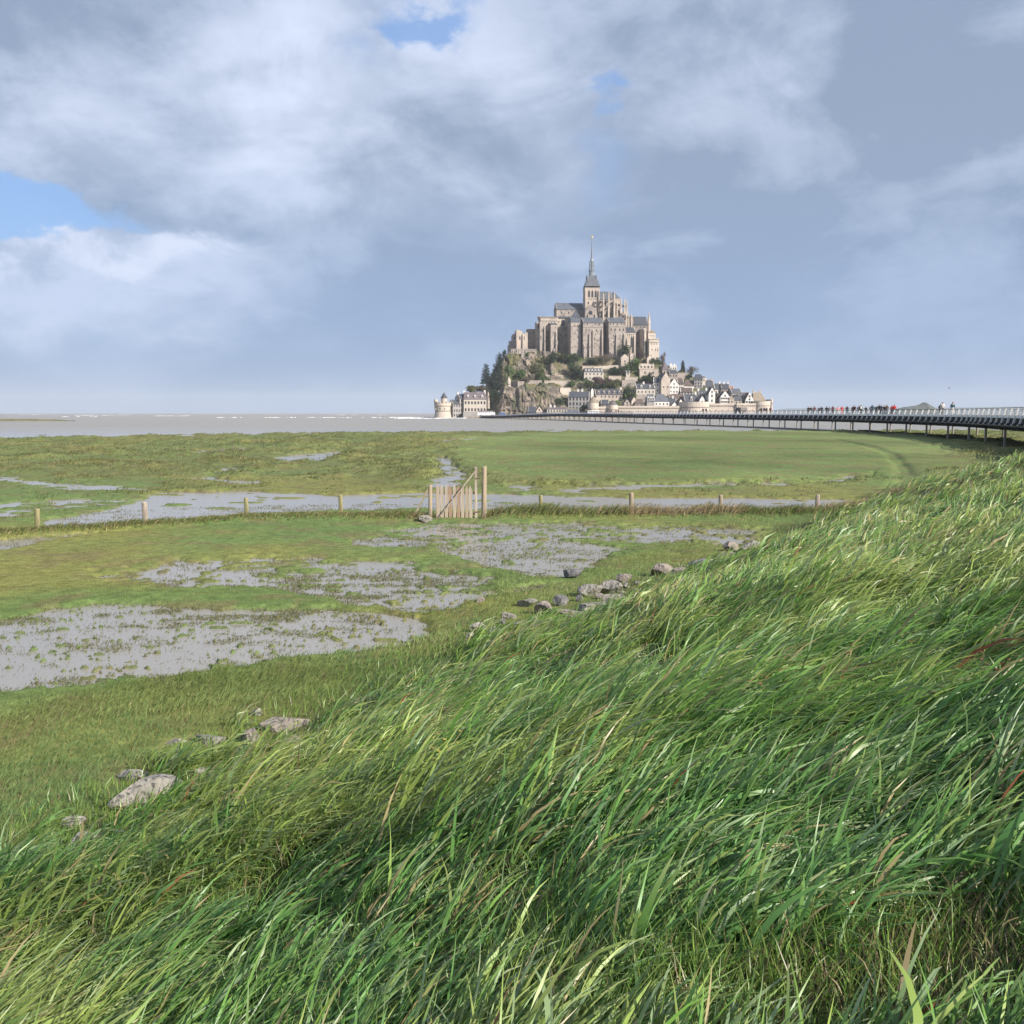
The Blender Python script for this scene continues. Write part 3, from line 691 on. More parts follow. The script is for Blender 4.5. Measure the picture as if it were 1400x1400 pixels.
def dry_zone(x, y):
    return np.clip(np.exp(-(((x - 1.35) / .42) ** 2 + ((y - 2.5) / .5) ** 2)) + .55 * np.exp(-(((x - 1.9) / .7) ** 2 + ((y - 3.6) / 1.0) ** 2)), 0, 1)
RKX = np.array([r[0] for r in RK]); RKY = np.array([r[1] for r in RK]); RKR = np.array([r[2] for r in RK])
def near_rock(x, y):
    """1 on a rock and just on the camera's side of it, where the grass is trodden short"""
    o = np.zeros(len(x))
    for a, b, r in zip(RKX, RKY, RKR):
        d = np.hypot(x - a, (y - b) * np.where(y < b, .4, 1.0)); o = np.maximum(o, 1 - sstep(r * .9, r * 1.6 + .15, d))
    return o
# tall wind-laid grass on the embankment
def tall(n_t, per, d0, d1, seg, wmul, grow=1.0):
    x, y = scatter(n_t, d0, d1)
    s = toe_s(x, y)
    edge = s + (fbm(x * .5, y * .5, 205, 3) - .5) * 2.2
    edge = edge - .55 * sstep(11, 17, y) - .8 * sstep(17, 23, y)
    keep = (RNG.random(n_t) < sstep(-.6, .9, edge)) & (RNG.random(n_t) > dry_zone(x, y) * .93) & (fbm(x * 1.3, y * 1.3, 209, 3) > .36 - .07 * sstep(6, 16, y))
    x, y, s = x[keep], y[keep], s[keep]; n = len(x)
    hue = fbm(x * .45, y * .45, 201, 3); yel = fbm(x * .8 + 3, y * .8, 207, 3)
    wind = (fbm(x * .32, y * .32, 211, 3) - .5)
    hgt = .45 + .85 * fbm(x * .55, y * .55, 213, 3)
    taz = math.radians(10) + wind * 2.4 + RNG.normal(0, .3, n)
    # blades of one tuft
    X = np.repeat(x, per) + RNG.normal(0, .055, n * per) * (1 + .03 * np.repeat(y, per)); Y = np.repeat(y, per) + RNG.normal(0, .055, n * per) * (1 + .03 * np.repeat(y, per))
    N_ = n * per
    az = np.repeat(taz, per) + RNG.normal(0, .28, N_)
    L = np.repeat(hgt, per) * RNG.uniform(.5, 1.15, N_) * .66 * grow * np.repeat(.74 + .26 * sstep(2.5, 6, np.hypot(x, y)), per)
    w = RNG.uniform(.006, .016, N_) * wmul
    broad = RNG.random(N_) < .06; w = np.where(broad, w * 1.8, w); L = np.where(broad, L * 1.2, L)
    up_ = np.repeat(RNG.random(n) < .08, per)
    laid = np.repeat(sstep(.38, .66, fbm(x * .4 + 7, y * .4, 219, 3)), per)
    th0 = np.clip(RNG.normal(.46 + .42 * laid * ~up_ - .1 * up_, .25, N_), -.2, 1.2); th1 = np.clip(RNG.normal(1.72 + .2 * laid - .5 * up_, .36, N_), .6, 2.6)
    h_ = np.clip(np.repeat(hue, per) + RNG.normal(0, .09, N_), 0, 1); yl = np.clip(np.repeat(yel, per) + RNG.normal(0, .11, N_), 0, 1)
    col = mixc(np.repeat(g_blue[None], N_, 0), g_mid, sstep(.36, .62, h_)); col = mixc(col, g_dark, RNG.random(N_) * .45)
    far_ = sstep(7, 22, Y)
    col = mixc(col, g_yel, np.clip(sstep(.47, .68, yl) * .8 + far_ * .18, 0, 1))
    r = RNG.random(N_); dr = np.repeat(fbm(x * .9, y * .9, 217, 2), per)
    pst = .035 + .10 * sstep(.55, .75, dr) + .08 * far_
    col = np.where((r < pst)[:, None], straw * RNG.uniform(.6, 1.1, (N_, 1)), col)
    col = np.where((r > .9965)[:, None], rust, col)
    col = mixc(col, C(.26, .36, .2), (RNG.random(N_) < .12) * .75)
    col = col * RNG.uniform(.7, 1.4, (N_, 1))
    L = L * (1 - .9 * near_rock(X, Y))
    Zg = ground_z(X, Y) - .02
    keep = (np.hypot(X, Y) > 1.55)
    f = lambda a: a[keep]
    return blades(f(X), f(Y), f(Zg), f(L), f(w), f(az), f(th0), f(th1), f(col), seg, sway=RNG.normal(0, .35, keep.sum()), tipcol=(C(.50, .43, .25), RNG.random(keep.sum()) ** 1.6 * (.42 + .4 * sstep(5, 14, Y[keep]))))
co, q, c = join([tall(5600, 13, 1.7, 5.5, 6, 1.3), tall(8200, 12, 4.5, 12, 4, 1.45), tall(9500, 10, 11, 28, 3, 2.2), tall(6500, 9, 26, 75, 2, 4.0, 1.05)])
tag(np_mesh('tall_grass', co, q, M['grass'], cols=c), 'long green windswept grass covering the embankment slope', 'grass', kind='stuff')
# dry thatch and seedlings in the thin spot at the lower right, and an understorey everywhere on the slope
def under(n, d0, d1, seg, wmul):
    x, y = scatter(n, d0, d1); s = toe_s(x, y)
    k = (s > -1.0) & (np.hypot(x, y) > 1.4); x, y = x[k], y[k]; n = len(x)
    dz = dry_zone(x, y)
    col = mixc(np.repeat(g_mid[None], n, 0), g_yel * .8, RNG.random(n) * .8)
    r = RNG.random(n); col = np.where((r < .16 + .42 * dz)[:, None], straw * RNG.uniform(.3, .85, (n, 1)), col); col = col * RNG.uniform(.6, 1.2, (n, 1))
    return blades(x, y, ground_z(x, y) - .01, RNG.uniform(.07, .26, n) * (1 - .45 * dz), RNG.uniform(.003, .007, n) * wmul, RNG.uniform(-2.2, 2.6, n), RNG.uniform(0, .6, n), RNG.uniform(.5, 1.9, n), col, seg)
co, q, c = join([under(60000, 1.5, 6, 3, 1.0), under(50000, 6, 26, 2, 2.2)])
tag(np_mesh('undergrowth', co, q, M['grass'], cols=c), 'short mixed green and dry grass growing under the tall blades', 'grass', kind='stuff')
# soft fine grass between the foot of the slope and the pools
def fine(n, d0, d1, seg, wmul):
    x, y = scatter(n, d0, d1); z, s, wet, tuft, *_ = ground_z(x, y, True)
    p = sstep(-5.8, -2.6, s + (fbm(x * .5, y * .5, 221, 3) - .5) * 3) * (1 - sstep(.2, 1.6, s)) * (1 - wet)
    k = (RNG.random(n) < p) & (z > .0); x, y, z, s = x[k], y[k], z[k], s[k]; n = len(x)
    h = fbm(x * .6, y * .6, 223, 3)
    col = mixc(np.repeat(C(.135, .22, .075)[None], n, 0), C(.20, .25, .08), np.clip(sstep(.38, .62, h) + RNG.normal(0, .2, n), 0, 1))
    col = np.where((RNG.random(n) < .05)[:, None], straw * .7, col) * RNG.uniform(.75, 1.2, (n, 1))
    L = (.07 + .14 * h) * RNG.uniform(.6, 1.2, n) * (.55 + .45 * sstep(-5, -1.5, s))
    L = L * (1 - .85 * near_rock(x, y))
    return blades(x, y, z - .01, L, RNG.uniform(.003, .006, n) * wmul, math.radians(20) + (fbm(x * .4, y * .4, 227, 2) - .5) * 3 + RNG.normal(0, .6, n), RNG.uniform(.1, .95, n), RNG.uniform(.8, 2.0, n), col, seg)
co, q, c = join([fine(170000, 6, 16, 3, 1.5), fine(160000, 14, 48, 2, 2.8)])
tag(np_mesh('fine_grass', co, q, M['turf'], cols=c), 'soft short grass between the flooded lawn and the slope', 'grass', kind='stuff')
# close olive turf of the flooded lawn and the tufts standing in the pools
def lawn(n, d0, d1):
    x, y = scatter(n, d0, d1); z, s, wet, tuft, *_ = ground_z(x, y, True)
    k = (z > .008) & (s < -1.5) & (RNG.random(n) < np.where(wet > .5, 1.0, .75)); x, y, z, wet = x[k], y[k], z[k], wet[k]; n = len(x)
    h = fbm(x * .12, y * .12, 101, 3); b = fbm(x * 1.1, y * 1.1, 103, 4)
    col = mixc(np.repeat(C(.21, .20, .057)[None], n, 0), C(.135, .20, .055), np.clip(sstep(.38, .62, h) + RNG.normal(0, .15, n), 0, 1))
    col = mixc(col, C(.28, .22, .11), sstep(.55, .75, b) * .5)
    col = mixc(col, C(.13, .14, .055), (wet > .4) * .7) * RNG.uniform(.75, 1.2, (n, 1))
    L = RNG.uniform(.02, .055, n)
    return blades(x, y, z - .008, L, RNG.uniform(.008, .016, n) * (.6 + y / 26), RNG.uniform(-3.1, 3.1, n), RNG.uniform(0, .5, n), RNG.uniform(.4, 1.5, n), col, 1)
co, q, c = join([lawn(220000, 9, 26), lawn(200000, 20, 46)])
tag(np_mesh('lawn_turf', co, q, M['turf'], cols=c), 'close olive green turf of the flooded lawn with tufts in the pools', 'grass', kind='stuff')
# thin blades standing out of the shallow water, in drifts
def pool_grass(n, d0, d1):
    x, y = scatter(n, d0, d1); z, s, wet, tuft, *_ = ground_z(x, y, True)
    dr = fbm(x * 1.3, y * 2.2, 261, 4, .65); big = fbm(x * .25, y * .3, 263, 3)
    k = (wet > .3) & (s < -.5) & (RNG.random(n) < .03 + .9 * sstep(.46, .62, dr + (big - .5) * .4) + .6 * (1 - wet)); x, y = x[k], y[k]; n = len(x)
    col = mixc(np.repeat(C(.105, .125, .045)[None], n, 0), C(.19, .175, .075), RNG.random(n)) * RNG.uniform(.7, 1.2, (n, 1))
    return blades(x, y, np.full(n, -.01), RNG.uniform(.03, .095, n), RNG.uniform(.006, .014, n) * (.6 + y / 24), math.radians(10) + RNG.normal(0, 1.0, n), RNG.uniform(.2, 1.1, n), RNG.uniform(.9, 1.7, n), col, 2)
co, q, c = join([pool_grass(330000, 11, 26), pool_grass(260000, 20, 46)])
tag(np_mesh('pool_grass', co, q, M['turf'], cols=c), 'thin drifts of grass blades standing out of the shallow pools', 'grass', kind='stuff')
# long grass on the bank along the fence, partly dead
t_ = RNG.random(26000) * (len(BANK) - 1); i_ = np.minimum(t_.astype(int), len(BANK) - 2); f_ = (t_ - i_)[:, None]
pb = BANK[i_] * (1 - f_) + BANK[i_ + 1] * f_; pb = pb + RNG.normal(0, 1, pb.shape) * np.array((.1, .36))
seg_w = np.hypot(*(BANK[i_ + 1] - BANK[i_]).T)
x, y = pb.T; k = (np.hypot(x - GATE[0], (y - GATE[1]) * .6) > 1.05) & (RNG.random(len(x)) < seg_w / 9 + .25); x, y = x[k], y[k]; n = len(x)
pl = fbm(x * .35, y * .35, 231, 3); hh = fbm(x * .9, y * .9, 233, 3)
col = mixc(np.repeat(C(.09, .145, .04)[None], n, 0), C(.19, .21, .065), RNG.random(n))
col = np.where((RNG.random(n) < .28 + .65 * sstep(.42, .6, pl) * sstep(-10, 0, x))[:, None], C(.36, .28, .16) * RNG.uniform(.6, 1.15, (n, 1)), col) * RNG.uniform(.7, 1.2, (n, 1))
co, q, c = blades(x, y, ground_z(x, y) - .02, (.14 + .32 * hh) * RNG.uniform(.5, 1.1, n) * (.8 + .75 * sstep(-8, 1, x)), RNG.uniform(.014, .032, n), math.radians(10) + RNG.normal(0, .6, n), RNG.uniform(.1, .7, n), RNG.uniform(.9, 2.1, n), col, 3)
tag(np_mesh('bank_grass', co, q, M['turf'], cols=c), 'rough green and brown grass on the bank along the fence posts', 'grass', kind='stuff')
# rough clumps on the far marsh
def clumps(n_t, per, d0, d1, wmul):
    x, y = scatter(n_t, d0, d1, 34); z, s, wet, tuft, rough, inf, bank, out, tus = ground_z(x, y, True)
    k = (RNG.random(n_t) < .10 + .9 * rough * sstep(.0, .12, tus)) & (z > .02) & (s < -3) & (out < -.3) & (inf < .6); x, y, z, tus = x[k], y[k], z[k], tus[k]; n = len(x)
    ex = np.repeat; N_ = n * per
    X = ex(x, per) + RNG.normal(0, .14, N_) * (1 + ex(y, per) / 90); Y = ex(y, per) + RNG.normal(0, .14, N_) * (1 + ex(y, per) / 90)
    h = ex(fbm(x * .07, y * .07, 241, 3), per)
    col = mixc(np.repeat(C(.105, .135, .045)[None], N_, 0), C(.18, .175, .065), np.clip(sstep(.35, .65, h) + RNG.normal(0, .2, N_), 0, 1))
    col = np.where((RNG.random(N_) < .14)[:, None], C(.25, .20, .12), col) * RNG.uniform(.65, 1.2, (N_, 1))
    return blades(X, Y, ex(z, per) - .03, RNG.uniform(.12, .30, N_) * (.6 + 2 * ex(tus, per)), RNG.uniform(.014, .03, N_) * wmul * (.6 + ex(y, per) / 60), math.radians(10) + RNG.normal(0, .7, N_), RNG.uniform(.1, .6, N_), RNG.uniform(.7, 1.9, N_), col, 2)
co, q, c = join([clumps(17000, 9, 42, 110, 1.2), clumps(17000, 7, 80, 290, 1.5)])
tag(np_mesh('marsh_grass', co, q, M['turf'], cols=c), 'rough tussocks of brownish green grass on the far marsh', 'grass', kind='stuff')
# ---------------------------------------------------------------- footbridge
M['steel_dark'] = surf('dark_painted_steel', (.022, .023, .028), (.032, .033, .038), .6, rough=.55, spec=.4)
M['steel_grey'] = surf('grey_steel', (.20, .205, .22), (.15, .155, .17), .6, rough=.5, spec=.4)
M['steel_pale'] = surf('pale_steel', (.80, .79, .79), (.72, .71, .71), .5, rough=.5, spec=.4)
M['steel_tan'] = surf('pile_steel', (.30, .27, .24), (.22, .2, .18), .5, rough=.6)
M['deck'] = surf('oak_decking', (.33, .29, .25), (.25, .22, .19), .3, stretch=(1, 1, 1), rough=.9)
BP = np.array([(36, 46), (41, 62), (47, 81), (53.7, 103), (61, 128), (66.5, 150), (71, 185), (73.5, 224), (71.5, 270), (66, 312), (56.5, 370), (47, 425), (37, 500), (22, 590), (3, 680), (-27, 800)], float)
def catmull(P, n=24):
    out = []
    P = np.vstack([2 * P[0] - P[1], P, 2 * P[-1] - P[-2]])
    for i in range(1, len(P) - 2):
        for t in np.linspace(0, 1, n, endpoint=False):
            a, b, c, d = P[i - 1:i + 3]
            out.append(.5 * (2 * b + (c - a) * t + (2 * a - 5 * b + 4 * c - d) * t * t + (3 * b - a - 3 * c + d) * t ** 3))
    out.append(P[-2]); return np.array(out)
cv = catmull(BP); cs = np.concatenate([[0], np.cumsum(np.hypot(*np.diff(cv, axis=0).T))])
LEN = cs[-1]
def bpt(s, off=0.0):
    """point of the near edge s metres along, moved off metres towards the far side"""
    x = np.interp(s, cs, cv[:, 0]); y = np.interp(s, cs, cv[:, 1]); e = 1.0
    tx = np.interp(s + e, cs, cv[:, 0]) - np.interp(s - e, cs, cv[:, 0]); ty = np.interp(s + e, cs, cv[:, 1]) - np.interp(s - e, cs, cv[:, 1])
    l = math.hypot(tx, ty) + 1e-9
    return Vector((x + ty / l * off, y - tx / l * off, 0)), Vector((tx / l, ty / l, 0))
def bz(s):
    p, _ = bpt(s); return -2.0 * float(sstep(560, 800, np.array([p.y]))[0])
bridge = empty('footbridge', (BP[3][0], BP[3][1], 0)); tag(bridge, 'long curving steel footbridge on slim piles leading to the island', 'footbridge')
B0 = Vector(bridge.location)
def sweep(name, prof, mat, s0=0.0, s1=None, step=2.0):
    s1 = s1 or LEN; n = int((s1 - s0) / step) + 1; co = []; k = len(prof)
    for s in np.linspace(s0, s1, n):
        zz_ = bz(s)
        for off, z in prof:
            p, _ = bpt(s, off); co.append((p.x - B0.x, p.y - B0.y, z + zz_))
    i = np.arange(n - 1)[:, None] * k; j = np.arange(k)[None]; j2 = (j + 1) % k
    q = np.stack([i + j, i + j2, i + k + j2, i + k + j], -1).reshape(-1, 4)
    return np_mesh(name, co, q, mat, bridge, smooth=False)
sweep('deck', [(.05, 3.62), (.05, 3.93), (9.95, 3.93), (9.95, 3.62)], M['deck'])
sweep('girder', [(.75, 2.15), (.55, 2.62), (.75, 3.6), (9.25, 3.6), (9.45, 2.62), (9.25, 2.15)], M['steel_dark'])
sweep('fascia', [(-.42, 2.66), (-.42, 2.82), (.56, 2.82), (.56, 2.66)], M['steel_dark'])
sweep('fascia', [(9.44, 2.66), (9.44, 2.82), (10.42, 2.82), (10.42, 2.66)], M['steel_dark'])
for off, sg in ((0, 1), (10, -1)):
    sweep('handrail', [(off + sg * .12, 4.74), (off + sg * .12, 4.81), (off + sg * .22, 4.81), (off + sg * .22, 4.74)], M['steel_dark'])
    for z in (4.12, 4.32, 4.52):
        o2 = off + sg * (.02 + (z - 3.8) * .1); sweep('rail', [(o2, z), (o2, z + .045), (o2 + sg * .05, z + .045), (o2 + sg * .05, z)], M['steel_pale'], step=3.0)
    sweep('kick_plate', [(off + sg * -.06, 3.62), (off + sg * -.02, 3.96), (off + sg * .03, 3.96), (off + sg * -.01, 3.62)], M['steel_pale'], step=3.0)
def along(name, s, off, fn, mat, parent=bridge):
    p, t = bpt(s, off); mb = MB(); fn(mb)
    o = mb.build(name, mat, parent, loc=(p.x - B0.x, p.y - B0.y, bz(s))); o.rotation_euler = (0, 0, math.atan2(t.y, t.x)); return o
def repeat(name, ss, off, fn, mat):
    proto = None
    for s in ss[:100]:
        if proto is None: proto = along(name, s, off, fn, mat); o = proto; continue
        p, t = bpt(s, off); o = proto.copy(); link(o); o.parent = bridge
        o.location = (p.x - B0.x, p.y - B0.y, bz(s)); o.rotation_euler = (0, 0, math.atan2(t.y, t.x))
def rest(name, lst, mat):
    mb = MB()
    for s, off, fn in lst:
        p, t = bpt(s, off); tmp = MB(); fn(tmp)
        mb.add(tmp.v, tmp.f, Matrix.Translation((p.x - B0.x, p.y - B0.y, bz(s))) @ Matrix.Rotation(math.atan2(t.y, t.x), 4, 'Z'))
    if mb.v: tag(mb.build(name, mat, bridge), kind='stuff')
# local frame: x along the bridge, y to the near (left) side
def pile(mb): mb.lathe([(.16, -2.5), (.16, 2.3)], 12)
def post(sg):
    def f(mb):
        mb.bar((.22, sg * .22, 2.95), (-.22, -sg * .16, 4.76), .20, .2)
        mb.bar((.22, sg * .40, 2.78), (.22, sg * .20, 3.02), .20, .2)
    return f
def post_in(mb): mb.bar((0, -.2, 2.95), (0, .14, 4.76), .07, .12)
def bracket(sg):
    def f(mb):
        w = .85
        mb.add([(-w, -sg * .55, 2.24), (-w, sg * .36, 2.70), (-w, sg * .40, 3.0), (-w, -sg * .4, 3.25), (w, -sg * .55, 2.24), (w, sg * .36, 2.70), (w, sg * .40, 3.0), (w, -sg * .4, 3.25)],
               [(0, 1, 2, 3), (7, 6, 5, 4), (0, 4, 5, 1), (1, 5, 6, 2), (2, 6, 7, 3), (3, 7, 4, 0)])
    return f
ps = list(np.arange(3, LEN - 20, 12.2)); pl = [(s, o_) for s in ps for o_ in (.9, 9.0)]
pl_in = [v for v in pl if bpt(v[0])[0].y > 55]
proto = None
for s, o_ in pl_in[:100]:
    m_ = M['steel_tan'] if o_ > 5 else M['steel_dark']
    if proto is None: proto = along('pile', s, o_, pile, m_); proto.data.materials[0] = M['steel_tan']; continue
    p, t = bpt(s, o_); o = proto.copy(); link(o); o.parent = bridge; o.location = (p.x - B0.x, p.y - B0.y, bz(s))
rest('piles', [(s, o_, pile) for s, o_ in pl_in[100:]], M['steel_tan'])
ss = list(np.arange(20, LEN - 2, 3.5))
repeat('railing_post', ss, 0, post(1), M['steel_pale']); rest('railing_posts', [(s, 0, post(1)) for s in ss[100:]] + [(s, 10, post_in) for s in ss], M['steel_grey'])
repeat('bracket', ss, 0, bracket(1), M['steel_dark']); rest('brackets', [(s, 0, bracket(1)) for s in ss[100:]] + [(s, 10, bracket(-1)) for s in ss], M['steel_dark'])

# ---------------------------------------------------------------- people on the bridge
def skin(name, joints, bones, mat, sub=1):
    me = bpy.data.meshes.new(name); me.from_pydata([j[0] for j in joints], bones, []); me.update()
    o = bpy.data.objects.new(name, me); link(o)
    md = o.modifiers.new('skin', 'SKIN'); me.skin_vertices or None
    if not me.skin_vertices: me.attributes
    lay = me.skin_vertices[0].data if len(me.skin_vertices) else None
    if lay:
        for v, j in zip(lay, joints): v.radius = j[1] if isinstance(j[1], tuple) else (j[1], j[1])
        lay[0].use_root = True
    ss_ = o.modifiers.new('sub', 'SUBSURF'); ss_.levels = sub; ss_.render_levels = sub
    bpy.context.view_layer.update()
    ev = o.evaluated_get(bpy.context.evaluated_depsgraph_get()); m2 = bpy.data.meshes.new_from_object(ev); m2.name = name
    m2.polygons.foreach_set('use_smooth', [True] * len(m2.polygons))
    bpy.data.objects.remove(o); m2.materials.clear(); m2.materials.append(mat); return m2
M['skin'] = surf('skin', (.45, .29, .22), (.42, .27, .2), 5, rough=.6)
def cloth(name, c): return surf(name, c, tuple(v * .75 for v in c), 3, rough=.9)
CL = {'black': cloth('black_cloth', (.018, .018, .022)), 'navy': cloth('navy_cloth', (.025, .035, .075)), 'grey': cloth('grey_cloth', (.2, .2, .21)), 'red': cloth('red_cloth', (.55, .035, .05)), 'pink': cloth('pink_cloth', (.75, .25, .24)),
      'pale': cloth('pale_cloth', (.62, .60, .58)), 'maroon': cloth('maroon_cloth', (.13, .03, .04)), 'teal': cloth('teal_cloth', (.03, .09, .12)), 'denim': cloth('denim_cloth', (.06, .08, .13)), 'brown': cloth('brown_cloth', (.09, .06, .045))}
M['hair'] = cloth('dark_hair', (.03, .022, .018))
def fig(stride, arm, bend=0.0):
    """a person of 1.72 m facing -Y: body mesh, jacket, trousers, hair"""
    s = stride
    J = [((0, 0, .93), (.125, .095)), ((0, -bend * .3, 1.15), (.125, .09)), ((0, -bend * .6, 1.38), (.14, .09)), ((0, -bend * .8, 1.47), (.062, .062)), ((0, -bend * .9 - .015, 1.545), (.08, .09)), ((0, -bend - .02, 1.66), (.10, .115)),
         ((.09, 0, .88), .09), ((.1, -s * .45, .50), .06), ((.1, -s * .7 + (.05 if s < 0 else 0), .09), .042), ((.1, -s * .7 - .15, .04), .035),
         ((-.09, 0, .88), .09), ((-.1, s * .45, .50), .06), ((-.1, s * .7, .09), .042), ((-.1, s * .7 - .15, .04), .035),
         ((.20, -bend * .6, 1.40), .07), ((.25, -bend * .4 + .03, 1.14), .043), ((.24, -arm, .92), .033), ((.235, -arm - .04, .83), .03),
         ((-.20, -bend * .6, 1.40), .07), ((-.25, -bend * .4 + .03, 1.14), .043), ((-.24, arm * .4, .92), .033), ((-.235, arm * .4 - .03, .83), .03)]
    E = [(0, 1), (1, 2), (2, 3), (3, 4), (4, 5), (0, 6), (6, 7), (7, 8), (8, 9), (0, 10), (10, 11), (11, 12), (12, 13), (2, 14), (14, 15), (15, 16), (16, 17), (2, 18), (18, 19), (19, 20), (20, 21)]
    body = skin('body', J, E, M['skin'])
    g = lambda i, k: (J[i][0], tuple(v + k for v in (J[i][1] if isinstance(J[i][1], tuple) else (J[i][1],) * 2)))
    jk = [((0, 0, .86), (.165, .13)), g(1, .04), g(2, .035), g(14, .025), g(15, .024), g(16, .022), g(18, .025), g(19, .024), g(20, .022)]
    jk.append(((0, -bend * .8, 1.49), (.085, .085)))
    jacket = skin('jacket', jk, [(2, 9), (0, 1), (1, 2), (2, 3), (3, 4), (4, 5), (2, 6), (6, 7), (7, 8)], CL['black'])
    tr = [g(0, .012), g(6, .012), g(7, .018), g(8, .03), g(10, .012), g(11, .018), g(12, .03)]
    trousers = skin('trousers', tr, [(0, 1), (1, 2), (2, 3), (0, 4), (4, 5), (5, 6)], CL['black'])
    hr = [((0, -bend + .05, 1.56), (.085, .075)), ((0, -bend + .03, 1.66), (.112, .11)), ((0, -bend - .0, 1.735), (.10, .12))]
    hair = skin('hair', hr, [(0, 1), (1, 2)], M['hair'])
    return body, jacket, trousers, hair
FIGS = [fig(.32, .12), fig(.06, .03), fig(-.28, -.08, .05), fig(.18, .2, .04)]
def person(px, py_head, off, face, jac, tro, label, k=0, group='people walking on the footbridge', hgt=1.0, bag=None):
    # where along the bridge this line of sight meets the walking lane
    best = None
    for s in np.arange(60, LEN - 10, .5):
        p, t = bpt(s, off); r = ray(px, 560); e = abs(p.x - r[0] / r[1] * p.y)
        if p.y > 90 and e < .35 * max(1, p.y / 200) and (best is None): best = (s, p)
    if best is None: print('no place', px); return
    s, p = best; z = 3.93 + bz(s)
    root = empty('person', (p.x, p.y, z), face); root.scale = (hgt * 1.15, hgt * 1.15, hgt * 1.06); tag(root, label, 'person', group)
    for nm, me, mt in zip(('body', 'jacket', 'trousers', 'hair'), FIGS[k], (None, CL[jac], CL[tro], None)):
        o = bpy.data.objects.new(nm, me); link(o); o.parent = root
        if mt: o.material_slots[0].link = 'OBJECT'; o.material_slots[0].material = mt
    if bag:
        mb = MB(); mb.taper(-.16, .16, .10, .27, 1.02, 1.45, .8); mb.build('backpack', CL[bag], root)
PEOPLE = [(1103, 'black', 'black', 'leftmost dark-clad walker of the long group on the bridge', 0), (1107, 'black', 'denim', 'dark-clad walker second from the left end of the long group', 1), (1111, 'maroon', 'black', 'maroon-jacketed walker third from the left end of the long group', 0),
 (1118, 'black', 'black', 'dark-clad walker of the close pair in the left part of the long group', 2), (1121.5, 'navy', 'black', 'navy-jacketed walker of the close pair in the left part of the long group', 1),
 (1128, 'black', 'black', 'dark-clad walker left of the grey-jacketed one in the long group', 3), (1132, 'grey', 'denim', 'grey-jacketed walker left of the pink-clad pair', 0), (1137, 'maroon', 'black', 'maroon-jacketed walker just left of the pink-clad pair', 1),
 (1143.5, 'pink', 'pale', 'walker in pink jacket and pale trousers, left of the pink-clad pair', 0), (1149.5, 'red', 'pink', 'walker in red jacket and pink trousers, right of the pink-clad pair', 2), (1156.5, 'black', 'denim', 'dark-clad walker just right of the pink-clad pair', 1),
 (1164, 'maroon', 'black', 'maroon-jacketed walker in the middle of the long group', 0), (1166.5, 'black', 'black', 'dark-clad walker beside the maroon-jacketed one in mid group', 3), (1172, 'navy', 'denim', 'taller navy-jacketed walker with a pale backpack in the long group', 2), (1175, 'brown', 'black', 'brown-jacketed walker right of the tall one with a pale backpack', 1),
 (1181.5, 'black', 'black', 'short dark-clad walker standing apart in the right half of the group', 1), (1188.5, 'grey', 'black', 'grey-jacketed walker left of the tight cluster of dark-clad people', 0), (1191.5, 'teal', 'denim', 'teal-jacketed walker left of the tight cluster of dark-clad people', 2),
 (1196.5, 'black', 'black', 'first dark-clad walker in the tight cluster of the group', 1), (1200, 'black', 'denim', 'tallest dark-clad walker in the tight cluster of the group', 0), (1203, 'navy', 'black', 'navy-jacketed walker at the right of the tight cluster', 3),
 (1207.5, 'black', 'black', 'dark-clad walker between the tight cluster and the red-jacketed pair', 2), (1210, 'brown', 'denim', 'brown-jacketed walker just left of the red-jacketed pair', 1), (1217.5, 'red', 'black', 'red-jacketed walker, left one of the pair at the right end', 0), (1221, 'red', 'navy', 'red-jacketed walker with navy trousers at the right end of the group', 1)]
for i, (px, j, t, lab, k) in enumerate(PEOPLE):
    person(px, 0, 1.3 + (i * 37 % 17) / 10, (2.9 if i % 3 else -.2) + .2 * math.sin(i), j, t, lab, k, hgt=(1.0, .97, 1.04, .93, 1.01)[i % 5] * (1.06 if 'tall' in lab else 1) * (.88 if 'short' in lab else 1), bag='pale' if 'backpack' in lab else None)
person(1284, 0, 2.0, -.3, 'black', 'black', 'dark-clad person walking beside the one in pale clothes, nearest on the bridge', 0, hgt=.95)
person(1286.5, 0, 1.6, -.4, 'pale', 'grey', 'tall person in pale jacket and grey trousers, near the camera on the bridge', 1, hgt=1.08)
person(1300.5, 0, 1.5, .3, 'teal', 'pale', 'person in blue-green jacket with arms spread, nearest on the bridge', 3, hgt=1.06, bag='navy')
for i, (px, j, lab) in enumerate([(1038.5, 'black', 'dark-clad walker, leftmost of four before the rampart end'), (1042.5, 'navy', 'dark-clad walker, second of four before the rampart end'), (1046.5, 'black', 'dark-clad walker, third of four before the rampart end'), (1051.5, 'maroon', 'dark-clad walker, rightmost of four before the rampart end'),
                                  (959.5, 'black', 'left one of two dark-clad walkers before the big round bastion'), (963.2, 'navy', 'right one of two dark-clad walkers before the big round bastion'), (840, 'maroon', 'left one of two maroon-clad walkers far along the bridge'), (843, 'maroon', 'right one of two maroon-clad walkers far along the bridge')]):
    person(px, 0, 2 + .3 * (i % 3), 2.8, j, 'black', lab, i % 4, hgt=1.0 + .03 * (i % 2))
